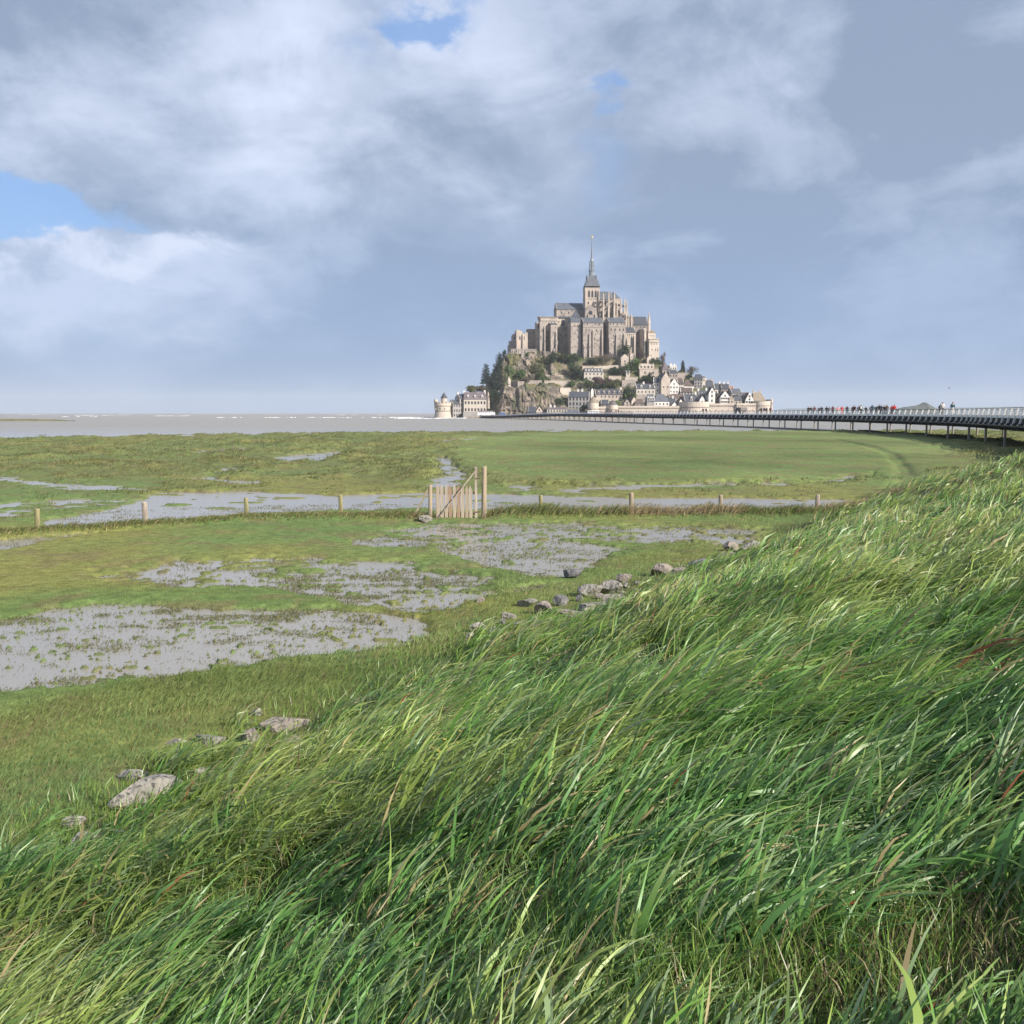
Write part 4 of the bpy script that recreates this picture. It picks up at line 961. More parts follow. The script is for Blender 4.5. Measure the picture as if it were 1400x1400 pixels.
# a gull over the bay
gl = MB(); gl.lathe([(.01, -.22), (.05, -.12), (.06, .0), (.04, .14), (.01, .2)], 8, M=Matrix.Rotation(math.pi / 2, 4, 'X'))
for sg in (-1, 1): gl.add([(0, -.08, .02), (sg * .3, -.10, .16), (sg * .62, .04, .08), (sg * .3, .06, .15), (0, .08, .02), (0, 0, .05), (sg * .3, -.02, .18)], [(0, 1, 6, 5), (1, 2, 6), (6, 2, 3), (5, 6, 3, 4)])
o = gl.build('gull', CL['grey'], loc=W(1297.5, 531, 190), smooth=True); o.rotation_euler = (.2, .5, .9); o.scale = (.7,) * 3; tag(o, 'small grey gull flying above the bridge', 'bird')
# ---------------------------------------------------------------- the island
def d_of(yb): return 803 + (566 - yb) * .9
TOP = np.array([(560, 585), (592, 574), (606, 572), (622, 565), (634, 557), (645, 548), (656, 538), (664, 527), (670, 514), (675, 503), (681, 494), (689, 488), (697, 482), (735, 479), (800, 483), (860, 485), (897, 488), (910, 496), (925, 505), (940, 508), (955, 520), (975, 527), (1000, 538), (1020, 546), (1040, 553), (1054, 566), (1062, 576), (1100, 600)], float)
nx_, ny_ = 430, 190
px_g = np.linspace(562, 1090, nx_); d_g = np.concatenate([np.linspace(786, 900, 150), np.linspace(903, 1000, ny_ - 150)])
Xg, Dg = np.meshgrid((px_g - 700) / F * 850, d_g); PXg = 700 + Xg / Dg * F
topy = np.interp(PXg, TOP[:, 0], TOP[:, 1])
zt = np.array([W(700, y, 885).z for y in np.linspace(470, 610, 141)]); ztop = np.interp(topy, np.linspace(470, 610, 141), zt)
yb_g = 566 - (Dg - 803) / .9
def zline(py, d): return H + d * (-SP + (700 - py) / F * CP) / (CP + (700 - py) / F * SP)
zs_town = zline(yb_g, Dg)
cl_y = np.interp(Dg, [786, 800, 806, 812, 818, 824, 846, 856, 868, 880], [580, 572, 565, 548, 534, 527, 518, 500, 485, 478])
zs_cliff = zline(cl_y, Dg)
wc = sstep(672, 690, PXg) * (1 - sstep(752, 775, PXg))
wc2 = 1 - sstep(668, 690, PXg)
lf_y = np.interp(Dg, [786, 803, 815, 830, 860, 885], [582, 572, 566, 552, 520, 488]); zs_left = zline(lf_y, Dg)
zz_ = zs_town * (1 - wc) + zs_cliff * wc; zz_ = zz_ * (1 - wc2) + zs_left * wc2
zg = np.minimum(zz_, ztop)
zE = 1.9 + 1.3 * sstep(700, 770, PXg); esp = sstep(787, 792, Dg) * (1 - sstep(803, 806, Dg)) * sstep(628, 650, PXg) * (1 - sstep(1046, 1060, PXg))
zg = np.maximum(zg, np.where(esp > 0, zE * esp - 1.0 * (1 - esp), -9))
back = sstep(915, 985, Dg); zg = zg * (1 - back) - 4 * back
r1 = np.abs(fbm(Xg * .11, Dg * .07, 301, 5, .55) - .5) * 2; r2 = fbm(Xg * .3 + Dg * .13, zg * .34 + Dg * .2, 305, 5, .62) - .5
cliffy = np.maximum(wc, wc2 * .6)
esp2 = np.where((esp > .3) & (Dg < 804), 0.0, 1.0)
zg = zg + np.where(zg > 1, esp2 * (r2 * 5.0 - r1 * 4.0) * cliffy + esp2 * (r2 * 1.2 - 1.2 - 1.6 * (1 - cliffy)), 0)
Dd = Dg + (r2 * 9 + (r1 - .3) * 7) * cliffy * (zg > 1.5)
rock_c = mixc(np.repeat(C(.28, .225, .18)[None], zg.size, 0), C(.11, .095, .08), sstep(.3, .62, fbm(Xg.ravel() * .3, zg.ravel() * .25 + Dg.ravel() * .2, 311, 4, .6)))
veg = mixc(np.repeat(C(.06, .08, .03)[None], zg.size, 0), C(.14, .125, .065), sstep(.4, .6, fbm(Xg.ravel() * .12, Dg.ravel() * .12, 313, 4)))
vt = np.clip(sstep(.44, .58, fbm(Xg.ravel() * .08, Dg.ravel() * .08, 317, 4)) + (1 - cliffy.ravel()) * .5, 0, 1)
vt = np.where(wc.ravel() > .5, vt * (.75 * sstep(.44, .56, fbm(Xg.ravel() * .15, zg.ravel() * .15, 319, 3)) + sstep(826, 842, Dg.ravel())), vt); vt = np.clip(vt, 0, 1)
vt = np.where(zg.ravel() < 1.2, 0, vt)
vt = np.where(esp2.ravel() < .5, 0, vt); rc = mixc(rock_c, veg, vt); rc = np.where(esp2.ravel()[:, None] < .5, C(.33, .29, .25), rc); rc = np.where((zg.ravel() < 1.0)[:, None], C(.27, .23, .19), rc)
idx = np.arange(nx_ * ny_).reshape(ny_, nx_)
q = np.stack([idx[:-1, :-1], idx[:-1, 1:], idx[1:, 1:], idx[1:, :-1]], -1).reshape(-1, 4)
m, nt, N, L, P = new_mat('island_rock'); P.inputs['Roughness'].default_value = .95; P.inputs['Specular IOR Level'].default_value = .15
A = N.new('ShaderNodeAttribute'); A.attribute_name = 'col'; tcn = N.new('ShaderNodeTexCoord'); n1 = N.new('ShaderNodeTexNoise'); n1.inputs['Scale'].default_value = .55; n1.inputs['Detail'].default_value = 8; n1.inputs['Roughness'].default_value = .7
L.new(tcn.outputs['Object'], n1.inputs['Vector']); rr = N.new('ShaderNodeMapRange'); rr.inputs['From Min'].default_value = .3; rr.inputs['From Max'].default_value = .7; rr.inputs['To Min'].default_value = .5; rr.inputs['To Max'].default_value = 1.45; L.new(n1.outputs['Fac'], rr.inputs['Value'])
vm = N.new('ShaderNodeVectorMath'); vm.operation = 'SCALE'; L.new(A.outputs['Color'], vm.inputs[0]); L.new(rr.outputs['Result'], vm.inputs['Scale']); L.new(vm.outputs[0], P.inputs['Base Color'])
bp = N.new('ShaderNodeBump'); bp.inputs['Strength'].default_value = .9; bp.inputs['Distance'].default_value = 1.2; L.new(n1.outputs['Fac'], bp.inputs['Height']); L.new(bp.outputs['Normal'], P.inputs['Normal'])
tag(np_mesh('island', np.stack([Xg.ravel(), Dd.ravel(), zg.ravel()], 1), q, m, cols=rc, smooth=False), 'steep granite island of cliffs and green terraces rising from the bay', 'island', kind='structure')

# ------- shared building pieces
WIN = {}
def window(w, h, arch=False, deep=.1):
    k = (round(w, 2), round(h, 2), arch)
    if k not in WIN:
        mb = MB(); pts = [(-w / 2, 0), (w / 2, 0), (w / 2, h * (.72 if arch else 1))] + ([(w * .28, h * .9), (0, h), (-w * .28, h * .9)] if arch else []) + [(-w / 2, h * (.72 if arch else 1))]
        n = len(pts); mb.add([(x, -deep, z) for x, z in pts] + [(x, .2, z) for x, z in pts], [tuple(range(n)), tuple(range(2 * n - 1, n - 1, -1))] + [(j, n + j, n + (j + 1) % n, (j + 1) % n) for j in range(n)])
        me = bpy.data.meshes.new('window'); me.from_pydata(mb.v, [], mb.f); me.materials.append(M['glass']); WIN[k] = me
    return WIN[k]
def add_win(parent, x, y, z, w, h, arch=False, rz=0):
    o = bpy.data.objects.new('window', window(w, h, arch)); link(o); o.parent = parent; o.location = (x, y, z); o.rotation_euler = (0, 0, rz); return o
def gable_roof(mb, w, dep, ze, zr, over=.35, th=.3, axis='x'):
    """solid pitched roof; ridge along x or y"""
    a, b = (w / 2, dep / 2) if axis == 'x' else (dep / 2, w / 2)
    dz = (zr - ze) * over / b
    prof = [(-b - over, ze - dz), (0, zr), (b + over, ze - dz), (b + over, ze - dz - th), (0, zr - th - .05), (-b - over, ze - dz - th)]
    L_ = a - .12
    v = []
    for s in (-L_, L_):
        for y, z in prof: v.append((s, y, z) if axis == 'x' else (y, s, z))
    mb.add(v, [(0, 1, 7, 6), (1, 2, 8, 7), (2, 3, 9, 8), (3, 4, 10, 9), (4, 5, 11, 10), (5, 0, 6, 11), (0, 5, 4, 1), (1, 4, 3, 2), (6, 7, 10, 11), (7, 8, 9, 10)])
def hip_roof(mb, w, dep, ze, zr, rl, over=.4, flat=0.0):
    a, b = w / 2 + over, dep / 2 + over; r = rl * w / 2; f = flat * dep / 2
    v = [(-a, -b, ze), (a, -b, ze), (a, b, ze), (-a, b, ze), (-r, -f, zr), (r, -f, zr), (r, f, zr), (-r, f, zr)]
    mb.add(v, [(0, 3, 2, 1), (0, 1, 5, 4), (1, 2, 6, 5), (2, 3, 7, 6), (3, 0, 4, 7), (4, 5, 6, 7)])
def gable_wall(mb, w, dep, ze, zr, axis, zb, para=.18):
    mb.box(-w / 2, w / 2, -dep / 2, dep / 2, zb, ze)
    a, b = (w / 2, dep / 2) if axis == 'x' else (dep / 2, w / 2)
    for s in (-1, 1):
        o = s * a; i = s * (a - .5); v = []
        for c in (o, i):
            for t, z in ((-b, ze), (b, ze), (b, ze + para), (0, zr + para), (-b, ze + para)): v.append((c, t, z) if axis == 'x' else (t, c, z))
        mb.add(v, [(0, 1, 2, 3, 4), (9, 8, 7, 6, 5), (0, 5, 6, 1), (1, 6, 7, 2), (2, 7, 8, 3), (3, 8, 9, 4), (4, 9, 5, 0)])
def house(label, x0, x1, ye, yr, yb, wm, rm, kind='side', d=None, dep=8.0, yaw=.12, win=(2, 3), chim=(), dorm=0, name='house', cat='house', ww=1.0, wh=1.5, gable_win=0, rl=.5, group=None, cw='white', dw='white', bury=7, arch=False):
    d = d or d_of(yb); p0 = W(x0, yb, d); p1 = W(x1, yb, d); c = (p0 + p1) / 2; w = (p1.x - p0.x) / (math.cos(yaw))
    zb = c.z; ze = W(x0, ye, d).z - zb; zr = W(x0, yr, d + dep / 2).z - zb
    if kind == 'gable': zr = W(x0, yr, d).z - zb
    root = empty(name, (c.x, d + dep / 2, zb), yaw); tag(root, label, cat, group)
    wl_, rf = MB(), MB()
    if kind == 'side': gable_wall(wl_, w, dep, ze, zr, 'x', -bury); gable_roof(rf, w, dep, ze, zr, axis='x')
    elif kind == 'gable': gable_wall(wl_, w, dep, ze, zr, 'y', -bury); gable_roof(rf, w, dep, ze, zr, axis='y')
    else:
        wl_.box(-w / 2, w / 2, -dep / 2, dep / 2, -bury, ze)
        hip_roof(rf, w, dep, ze, zr, {'hip': rl, 'pyr': .02, 'mansard': .9}[kind], flat=.3 if kind == 'mansard' else 0)
    wall = wl_.build('wall', M[wm], root); roof = rf.build('roof', M[rm], root)
    rows, cols = win
    for r in range(rows):
        for k in range(cols):
            x = (k + .5 - cols / 2) * w / (cols + .15); z = ze * (r + .5) / rows - wh / 2 + .1
            add_win(wall, x, -dep / 2, z, ww, wh, arch)
    if rows and dep > 5:
        for r in range(rows): add_win(wall, -w / 2, 0, ze * (r + .5) / rows - wh / 2, ww, wh, arch, -math.pi / 2); add_win(wall, w / 2, 0, ze * (r + .5) / rows - wh / 2, ww, wh, arch, math.pi / 2)
    for g in range(gable_win): add_win(wall, 0, -dep / 2, ze + .2 + g * 2.4, ww * .9, wh, arch)
    for fx in chim:
        cb = MB(); h_ = max(zr, ze) + random.uniform(.9, 1.7); yy = 0 if kind != 'gable' else random.uniform(-.2, .2) * dep; xx = fx * w / 2
        cb.box(xx - .75, xx + .75, yy - .5, yy + .5, ze, h_); cb.box(xx - .85, xx + .85, yy - .6, yy + .6, h_, h_ + .2)
        for t in (-.35, .35): cb.lathe([(.17, h_ + .2), (.14, h_ + .75)], 8, xx + t, yy)
        cb.build('chimney', M[cw], roof)
    for k in range(dorm):
        x = (k + .5 - dorm / 2) * w / (dorm + .2); z = ze + .1; hh = (zr - ze) * .5; db = MB()
        dn = MB(); dn.box(x - .75, x + .75, -dep / 2 + .15, -.2, z, z + hh); dn.add([(x - .75, -dep / 2 + .15, z + hh), (x + .75, -dep / 2 + .15, z + hh), (x, -dep / 2 + .15, z + hh + .9), (x - .75, -.3, z + hh), (x + .75, -.3, z + hh), (x, -.3, z + hh + .9)], [(0, 1, 2), (5, 4, 3), (0, 2, 5, 3), (1, 4, 5, 2), (0, 3, 4, 1)])
        o = dn.build('dormer', M[dw], roof); add_win(o, x, -dep / 2 + .15, z + .25, .8, hh * .75)
    return root
def terrace(label, x0, x1, y0, y1, wm, d=None, dep=1.4, yaw=.08, name='garden_wall', slope=0.0, win=None):
    d = d or d_of(y1); p0 = W(x0, y1, d); p1 = W(x1, y1, d); h = W(x0, y0, d).z - p0.z; w = p1.x - p0.x; zs = slope * S(d)
    mb = MB(); n = max(3, int(w / 4)); rd = random.Random(int(x0 * 7 + y0))
    for i in range(n):
        a, b = -w / 2 + w * i / n, -w / 2 + w * (i + 1) / n; t = (i + .5) / n
        mb.box(a, b, -dep / 2 - rd.uniform(0, .12), dep / 2, -6, h + zs * (t - .5) + rd.uniform(-.12, .12))
    root = empty(name, ((p0.x + p1.x) / 2, d + dep / 2, p0.z), yaw); tag(root, label, 'wall')
    wl_ = mb.build('wall', M[wm], root)
    cp = MB(); cp.box(-w / 2 - .1, w / 2 + .1, -dep / 2 - .25, dep / 2 + .15, h + .15 + abs(zs) / 2, h + .4 + abs(zs) / 2)
    if not slope: cp.build('coping', M['stone_pale'], root)
    if win:
        for k in range(win): add_win(wl_, (k + .5 - win / 2) * w / (win + .3), -dep / 2 - .1, h * .35, 1.2, 1.8)
    return root

# ------- the abbey
AB0 = W(820, 484, 880)
abbey = empty('abbey', AB0); tag(abbey, 'great granite abbey crowning the island with a tall thin spire', 'abbey')
AY = .13
def ab(px, py, d): return W(px, py, d) - AB0
def block(x0, x1, yt, yb, d, dep, mt='stone', yaw=AY, roof=None, wins=(), butt=(), name='wall', batter=1.0, ruin=0, cren=False, string=()):
    """one abbey range; roof=(ridge row, kind, material); wins=(row, columns, w px, h px, arch)"""
    p0 = ab(x0, yb, d); p1 = ab(x1, yb, d); w = (p1.x - p0.x) / math.cos(yaw); h = ab(x0, yt, d).z - p0.z
    o_ = empty_child((p0 + p1) / 2 + Vector((0, dep / 2, 0)), yaw)
    mb = MB(); u_ = S(d)
    if ruin:
        rd = random.Random(int(x0)); n = max(4, int(w / 2.2))
        for i in range(n): mb.box(-w / 2 + w * i / n, -w / 2 + w * (i + 1) / n, -dep / 2 - rd.uniform(0, .15), dep / 2, -4, h - rd.random() ** 2 * ruin * u_)
    else: mb.taper(-w / 2, w / 2, -dep / 2, dep / 2, -4, h, batter)
    wall = mb.build(name, M[mt], abbey, loc=o_[0], rz=yaw)
    for row, cols, wp, hp, arch in wins:
        z = ab(x0, row, d).z - p0.z - hp * u_ / 2
        for cx in (np.linspace(-1, 1, cols + 2)[1:-1] if isinstance(cols, int) else [(2 * (c - x0) / (x1 - x0) - 1) for c in cols]):
            add_win(wall, cx * w / 2, -dep / 2 * (batter if batter != 1 else 1), z, wp * u_, hp * u_, arch)
    for bx, bw, yt_ in butt:
        z = ab(x0, yt_, d).z - p0.z; cx = (2 * (bx - x0) / (x1 - x0) - 1) * w / 2; b = MB(); hw_ = bw * u_ / 2
        b.add([(cx - hw_, -dep / 2 - 2.2, -4), (cx + hw_, -dep / 2 - 2.2, -4), (cx + hw_, -dep / 2 + .1, -4), (cx - hw_, -dep / 2 + .1, -4), (cx - hw_, -dep / 2 - 1.2, z - 1.5), (cx + hw_, -dep / 2 - 1.2, z - 1.5), (cx + hw_, -dep / 2 + .1, z), (cx - hw_, -dep / 2 + .1, z)],
              [(0, 3, 2, 1), (4, 5, 6, 7), (0, 1, 5, 4), (1, 2, 6, 5), (2, 3, 7, 6), (3, 0, 4, 7)])
        b.build('buttress', M[mt], wall)
    for ys_ in string:
        z = ab(x0, ys_, d).z - p0.z; b = MB(); b.box(-w / 2 - .25, w / 2 + .25, -dep / 2 - .3, dep / 2 + .2, z, z + .45); b.build('string_course', M['stone_dark'], wall)
    if roof:
        zr = ab(x0, roof[0], d + (dep / 2 if roof[1] != 'front' else 0)).z - p0.z; r = MB()
        if roof[1] == 'side': gable_roof(r, w + .3, dep, h + .05, zr, .5, .5, 'x')
        elif roof[1] == 'lean': r.add([(-w / 2 - .3, -dep / 2 - .5, h), (w / 2 + .3, -dep / 2 - .5, h), (w / 2 + .3, dep / 2, h), (-w / 2 - .3, dep / 2, h), (-w / 2 - .3, dep / 2, zr), (w / 2 + .3, dep / 2, zr)], [(0, 3, 2, 1), (0, 1, 5, 4), (1, 2, 5), (0, 4, 3), (2, 3, 4, 5)])
        else: hip_roof(r, w, dep, h + .03, zr, .72 if roof[1] == 'hip' else .05)
        r.build('roof', M[roof[2]], wall)
        if roof[1] == 'side':
            g = MB(); gable_wall(g, w, dep, h, zr, 'x', h - .5); g.build('gable', M[mt], wall)
    if cren:
        b = MB(); n = int(w / 2.2)
        for i in range(n): b.box(-w / 2 + (i + .15) * w / n, -w / 2 + (i + .7) * w / n, -dep / 2 - .2, -dep / 2 + .5, h - .02, h + .9)
        b.build('parapet', M[mt], wall)
    return wall
def empty_child(v, yaw): return (tuple(v), yaw)
# the three-storey ranges under the church
block(778.5, 792.5, 440.5, 486, 880, 17, roof=(434.5, 'hip', 'slate_blue'), wins=[(444.5, 2, 1.0, 2.2, True), (451, (787.5,), .8, 3, True), (460, (788,), .8, 2.6, True)], string=(446.5,))
block(795, 822.5, 440.5, 485, 878, 19, 'stone', roof=(434.3, 'side', 'slate_blue'), wins=[(443.5, (801, 811.5, 817.5), 1.2, 2.2, False), (451.5, (799, 803, 813, 820), 1.1, 2.8, True), (457, (812,), .9, 2, False), (462.5, (811, 818.5), 1.1, 3, True), (475, (800, 811, 818), 1, 1.6, False)], butt=[(804.3, 2.6, 455), (796.5, 2, 470), (808.5, 1.6, 450), (821.3, 2, 449)], string=(447.5, 465))
block(822, 830, 442, 486, 891, 10, 'stone_dark', roof=(437, 'lean', 'slate_blue'))  # recess wall, its shade put into the darker stone
block(829.8, 853, 440.2, 485, 877, 20, 'stone', roof=(434.3, 'side', 'slate_blue'), wins=[(443.2, (832, 836, 842, 847, 851), 1.3, 2, False), (450.5, (833, 838.5, 845, 850), 1.7, 3.4, True), (459, (836.5, 845.5), 1.0, 3, True), (467.5, (836.5, 847), 1.1, 3, True), (473, (834, 845), .8, 1.8, False)], butt=[(840.6, 2.4, 456), (851.3, 2.2, 455), (831, 1.6, 462)], string=(447, 462.5))
block(853.3, 867.5, 453.5, 482, 880, 16, 'stone_pale', roof=(447.5, 'side', 'slate'), wins=[(457.5, 4, 1.0, 2.0, False), (467, (861.7,), 2.6, 15, True), (468, (857, 866), .9, 3.5, True)], butt=[(856, 1.6, 462), (865.5, 1.6, 458)])  # tall arched pane is a dark sheet for a shaded arch recess
block(792, 795.5, 441, 486, 889, 8, 'stone_dark')  # dark stone strip standing for the shadow between two ranges
# set-back left walls, shade put into their darker stone, with the lower slope of a buttress before it
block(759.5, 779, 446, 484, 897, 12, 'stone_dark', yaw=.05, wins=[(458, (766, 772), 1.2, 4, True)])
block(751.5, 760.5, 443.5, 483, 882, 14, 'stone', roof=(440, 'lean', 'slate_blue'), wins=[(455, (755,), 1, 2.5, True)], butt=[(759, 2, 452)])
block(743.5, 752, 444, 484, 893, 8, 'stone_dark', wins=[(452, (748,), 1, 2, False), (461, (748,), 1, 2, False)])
block(736.5, 744, 440, 482, 883, 16, 'stone', wins=[(451, (740.5,), 1, 2.6, True), (462, (738, 742), 1.0, 4, True)], butt=[(743, 1.6, 446)])
block(737.5, 760, 434.5, 446, 892, 16, 'stone_pale', roof=(431.5, 'lean', 'tan_roof'), wins=[(441, 5, .8, 1.8, False)], string=(439,))
block(732.5, 737.5, 440, 478, 889, 10, 'stone', wins=[(446, (735,), 1.6, 5, False)])
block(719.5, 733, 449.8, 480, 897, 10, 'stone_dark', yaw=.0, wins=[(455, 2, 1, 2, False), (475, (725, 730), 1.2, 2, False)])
block(705, 720.5, 451.3, 480, 884, 10, 'stone_pale', ruin=5, wins=[(462, (709.5, 715), 2.2, 5, True), (473, (717.5,), 2, 4, True), (459, (719,), 1, 3, False)], butt=[(705.8, 1.6, 462), (714, 1.6, 456)])
block(699.8, 705.5, 455, 482, 889, 9, 'stone', ruin=4, wins=[(462, (703,), 1.2, 3, True)])
block(694.5, 700.5, 466, 488, 891, 8, 'stone', ruin=8)
block(697, 732, 477, 486.5, 876, 16, 'stone', wins=[(481, (702, 707, 716), 1.4, 2.6, True)], butt=[(706, 1.4, 478), (700, 1.4, 478), (713.5, 1.4, 478)], string=(478.5,))
for bx0, by0, bx1, by1 in [(699, 486, 694, 505), (707, 486, 705, 504), (715, 485, 714, 494)]:
    b = MB(); A_, B_ = ab(bx0, by0, 874), ab(bx1, by1, 868); b.bar(A_ + Vector((0, 0, 2)), B_ - Vector((0, 0, 3)), 2.2, 3.2); b.build('buttress', M['stone'], abbey)
b = MB(); b.bar(ab(761.5, 466, 888), ab(754.5, 497, 874), 1.5, 3); b.build('buttress', M['stone'], abbey)
# nave, its aisle and the big arch beneath
block(759.3, 797, 422.2, 436, 912, 15, 'stone', roof=(414.3, 'side', 'slate_blue'), wins=[(427.5, (766, 776, 786), 1.6, 3.4, True), (432, 6, .6, 1, False)], string=(423.6,))
block(759.8, 781, 435.5, 449, 902, 10, 'stone_pale', roof=(431.5, 'lean', 'slate'), wins=[(441, (768.5,), 4.6, 9, True), (440, (763, 776), 1.2, 2.5, True)], butt=[(760.5, 1.8, 434), (780, 1.8, 436)])
cn = MB(); c0 = ab(786.8, 436, 897); r_ = 7.2 * S(897); hip = MB(); hip_roof(hip, r_ * 2, r_ * 2, 0, ab(786, 423, 897).z - c0.z, .02, .1)
hip.build('turret_roof', M['slate'], abbey, loc=c0)
cn.box(-r_ + .2, r_ - .2, -r_ + .2, r_ - .2, -8, .05); cn.build('turret', M['stone_dark'], abbey, loc=c0)
# tower over the crossing
TD = 908
tw = block(798.8, 818.8, 392.8, 440, TD, 13.5, 'stone_pale', yaw=.06, wins=[(401.5, (804.4, 808.9, 813.5), 2.6, 9.6, True), (414, (803.5, 813.7), 1.5, 4, True)], string=(409, 393.4), butt=[(799.8, 1.5, 396), (818, 1.5, 396)], name='tower')
gb = MB(); a, b_, cpx = ab(799.5, 436, 900), ab(817.5, 436, 900), ab(807.5, 416, 900)
gb.add([a, b_, ab(815.5, 424, 900), cpx, ab(800.5, 424, 900)] + [v + Vector((0, 8, 0)) for v in (a, b_, ab(815.5, 424, 900), cpx, ab(800.5, 424, 900))], [(0, 1, 2, 3, 4), (9, 8, 7, 6, 5)] + [(j, 5 + j, 5 + (j + 1) % 5, (j + 1) % 5) for j in range(5)])
tr = gb.build('transept', M['stone'], abbey)
rs = MB(); cc = ab(807.3, 427.5, 900); rs.lathe([(1.75, -.12), (1.75, .2)], 18, M=Matrix.Translation(cc) @ Matrix.Rotation(math.pi / 2, 4, 'X')); rs.build('rose_window', M['glass'], tr)
for wx_ in (803, 812.5): v = ab(wx_, 434.5, 900); add_win(tr, v.x, v.y, v.z, 1.3, 3.0, True)
# spire
c0 = ab(808.8, 392.5, TD + 6.75); us_ = S(TD + 6.75)
sp_ = MB(); sz = lambda py: ab(808.8, py, TD + 6.75).z - c0.z
hb = 10.4 * us_; ht = 4.6 * us_
sp_.lathe([(hb * 1.414, 0), (hb * 1.30, sz(390.5)), (hb * .98, sz(384)), (ht * 1.414, sz(377))], 4, a0=math.pi / 4)
base = sp_.build('spire_base', M['slate_blue'], abbey, loc=c0); base.rotation_euler = (0, 0, .06)
for sx in (-1, 1):
    for sy in (-1, 1):
        pn = MB(); pn.lathe([(.5, sz(385)), (.5, sz(379)), (.05, sz(374.5))], 8, sx * 6.2 * us_, sy * 6.2 * us_); pn.build('pinnacle', M['copper'], base)
sp_ = MB(); sp_.lathe([(4.1 * us_, sz(380)), (3.5 * us_, sz(371)), (4.6 * us_, sz(370.6)), (4.6 * us_, sz(369.8)), (3.0 * us_, sz(369.6))], 8, a0=.2); sp_.build('spire_drum', M['copper'], base)
ln = MB()
for k in range(8):
    a = k * math.pi / 4 + .2; ln.bar((3.6 * us_ * math.cos(a), 3.6 * us_ * math.sin(a), sz(370)), (2.5 * us_ * math.cos(a), 2.5 * us_ * math.sin(a), sz(357)), .55)
ln.lathe([(1.9 * us_, sz(370)), (1.3 * us_, sz(356))], 8); ln.lathe([(3.3 * us_, sz(362.4)), (3.3 * us_, sz(361.6))], 8); ln.lathe([(2.8 * us_, sz(357.2)), (2.4 * us_, sz(356)), (1.2 * us_, sz(353))], 8)
ln.build('lantern', M['copper'], base)
nd = MB(); nd.lathe([(1.45 * us_, sz(356)), (1.05 * us_, sz(348)), (.62 * us_, sz(336)), (.22 * us_, sz(326)), (.15 * us_, sz(325.5))], 10)
for py_ in (353, 349, 345): nd.lathe([(1.9 * us_ * (py_ - 326) / 28, sz(py_)), (1.9 * us_ * (py_ - 326) / 28, sz(py_ - .6))], 8)
nd.build('needle', M['copper'], base)
sta = MB(); sta.lathe([(.5, sz(326)), (.85, sz(325)), (.75, sz(323.3)), (.35, sz(322.4)), (.4, sz(321.8)), (.1, sz(321.3))], 10)
for sg in (-1, 1): sta.add([(sg * .3, .1, sz(324.4)), (sg * 1.3, .3, sz(322.9)), (sg * 1.1, .3, sz(324.8)), (sg * .3, .25, sz(325))], [(0, 1, 2, 3), (3, 2, 1, 0)])
sta.build('statue', M['gold'], base)
# choir with its pinnacled buttresses and flyers
block(818.5, 836, 408.3, 440, 912, 15, 'stone', yaw=.06, roof=(398.6, 'side', 'slate_blue'), wins=[(415, 3, 1.6, 9, True)])
ch = MB(); cc = ab(838.5, 440, 921); R_ = 9 * S(921); ch.lathe([(R_, -4), (R_, ab(838, 408.5, 921).z - cc.z)], 12); chw = ch.build('apse', M['stone'], abbey, loc=cc)
ch = MB(); ch.lathe([(R_ + .4, 0), (.3, 6.5)], 12); ch.build('apse_roof', M['slate_blue'], chw, loc=(0, 0, ab(838, 408.5, 921).z - cc.z + .02))
lo = MB(); R2 = 17 * S(921); lo.lathe([(R2, -6), (R2, ab(838, 429, 921).z - cc.z), (R_ - .1, ab(838, 426, 921).z - cc.z)], 14); lo.build('ambulatory', M['stone'], abbey, loc=cc)
def pier(px, d, yt, ysp, yb, wpx):
    o = ab(px, yb, d); u_ = S(d); hw_ = wpx * u_ / 2; zt_ = ab(px, yt, d).z - o.z; zp = ab(px, ysp, d).z - o.z
    b = MB(); b.box(-hw_, hw_, -hw_ * 1.8, hw_ * 1.8, -4, zt_ * .6); b.box(-hw_ * .8, hw_ * .8, -hw_ * 1.3, hw_ * 1.3, zt_ * .6, zt_)
    b.add([(-hw_ * .75, -hw_ * .75, zt_), (hw_ * .75, -hw_ * .75, zt_), (hw_ * .75, hw_ * .75, zt_), (-hw_ * .75, hw_ * .75, zt_), (0, 0, zp)], [(3, 2, 1, 0), (0, 1, 4), (1, 2, 4), (2, 3, 4), (3, 0, 4)])
    p_ = b.build('pier', M['stone_pale'], abbey, loc=o, rz=.1)
    # flying arch back to the choir wall
    tgt = cc + Vector((0, 0, ab(838, 414, 921).z - cc.z)) if px > 832 else ab(px - 1, 412, 913)
    f = MB(); a_ = o + Vector((0, 0, zt_ * .82)); dv = tgt - a_
    if px > 832: dv = dv * (1 - R_ / max(dv.xy.length, R_ + 2))
    pts = []
    for t in np.linspace(0, 1, 7): pts.append(a_ + dv * t + Vector((0, 0, -1.6 * math.sin(math.pi * t * .9) * (1 - t) * 2)))
    for a1, b1 in zip(pts[:-1], pts[1:]): f.bar(a1 - o, b1 - o, .9, 1.3)
    f.build('flying_buttress', M['stone'], p_)
for a in [(824.7, 901, 403, 400, 438, 2.0), (832, 901, 402, 397.5, 438, 2.2), (839.6, 900, 405, 397.5, 438, 2.4), (848.6, 903, 410.5, 406, 440, 2.4), (853.6, 908, 411.5, 407.5, 442, 2.2), (856.8, 916, 413, 410, 440, 2.0), (843.5, 901, 414, 408, 436, 1.6)]: pier(*a)
for a in [(859.5, 893, 431, 426, 450, 1.5), (863, 896, 431, 426.5, 450, 1.5), (856, 892, 430, 425.5, 446, 1.6)]: pier(*a)
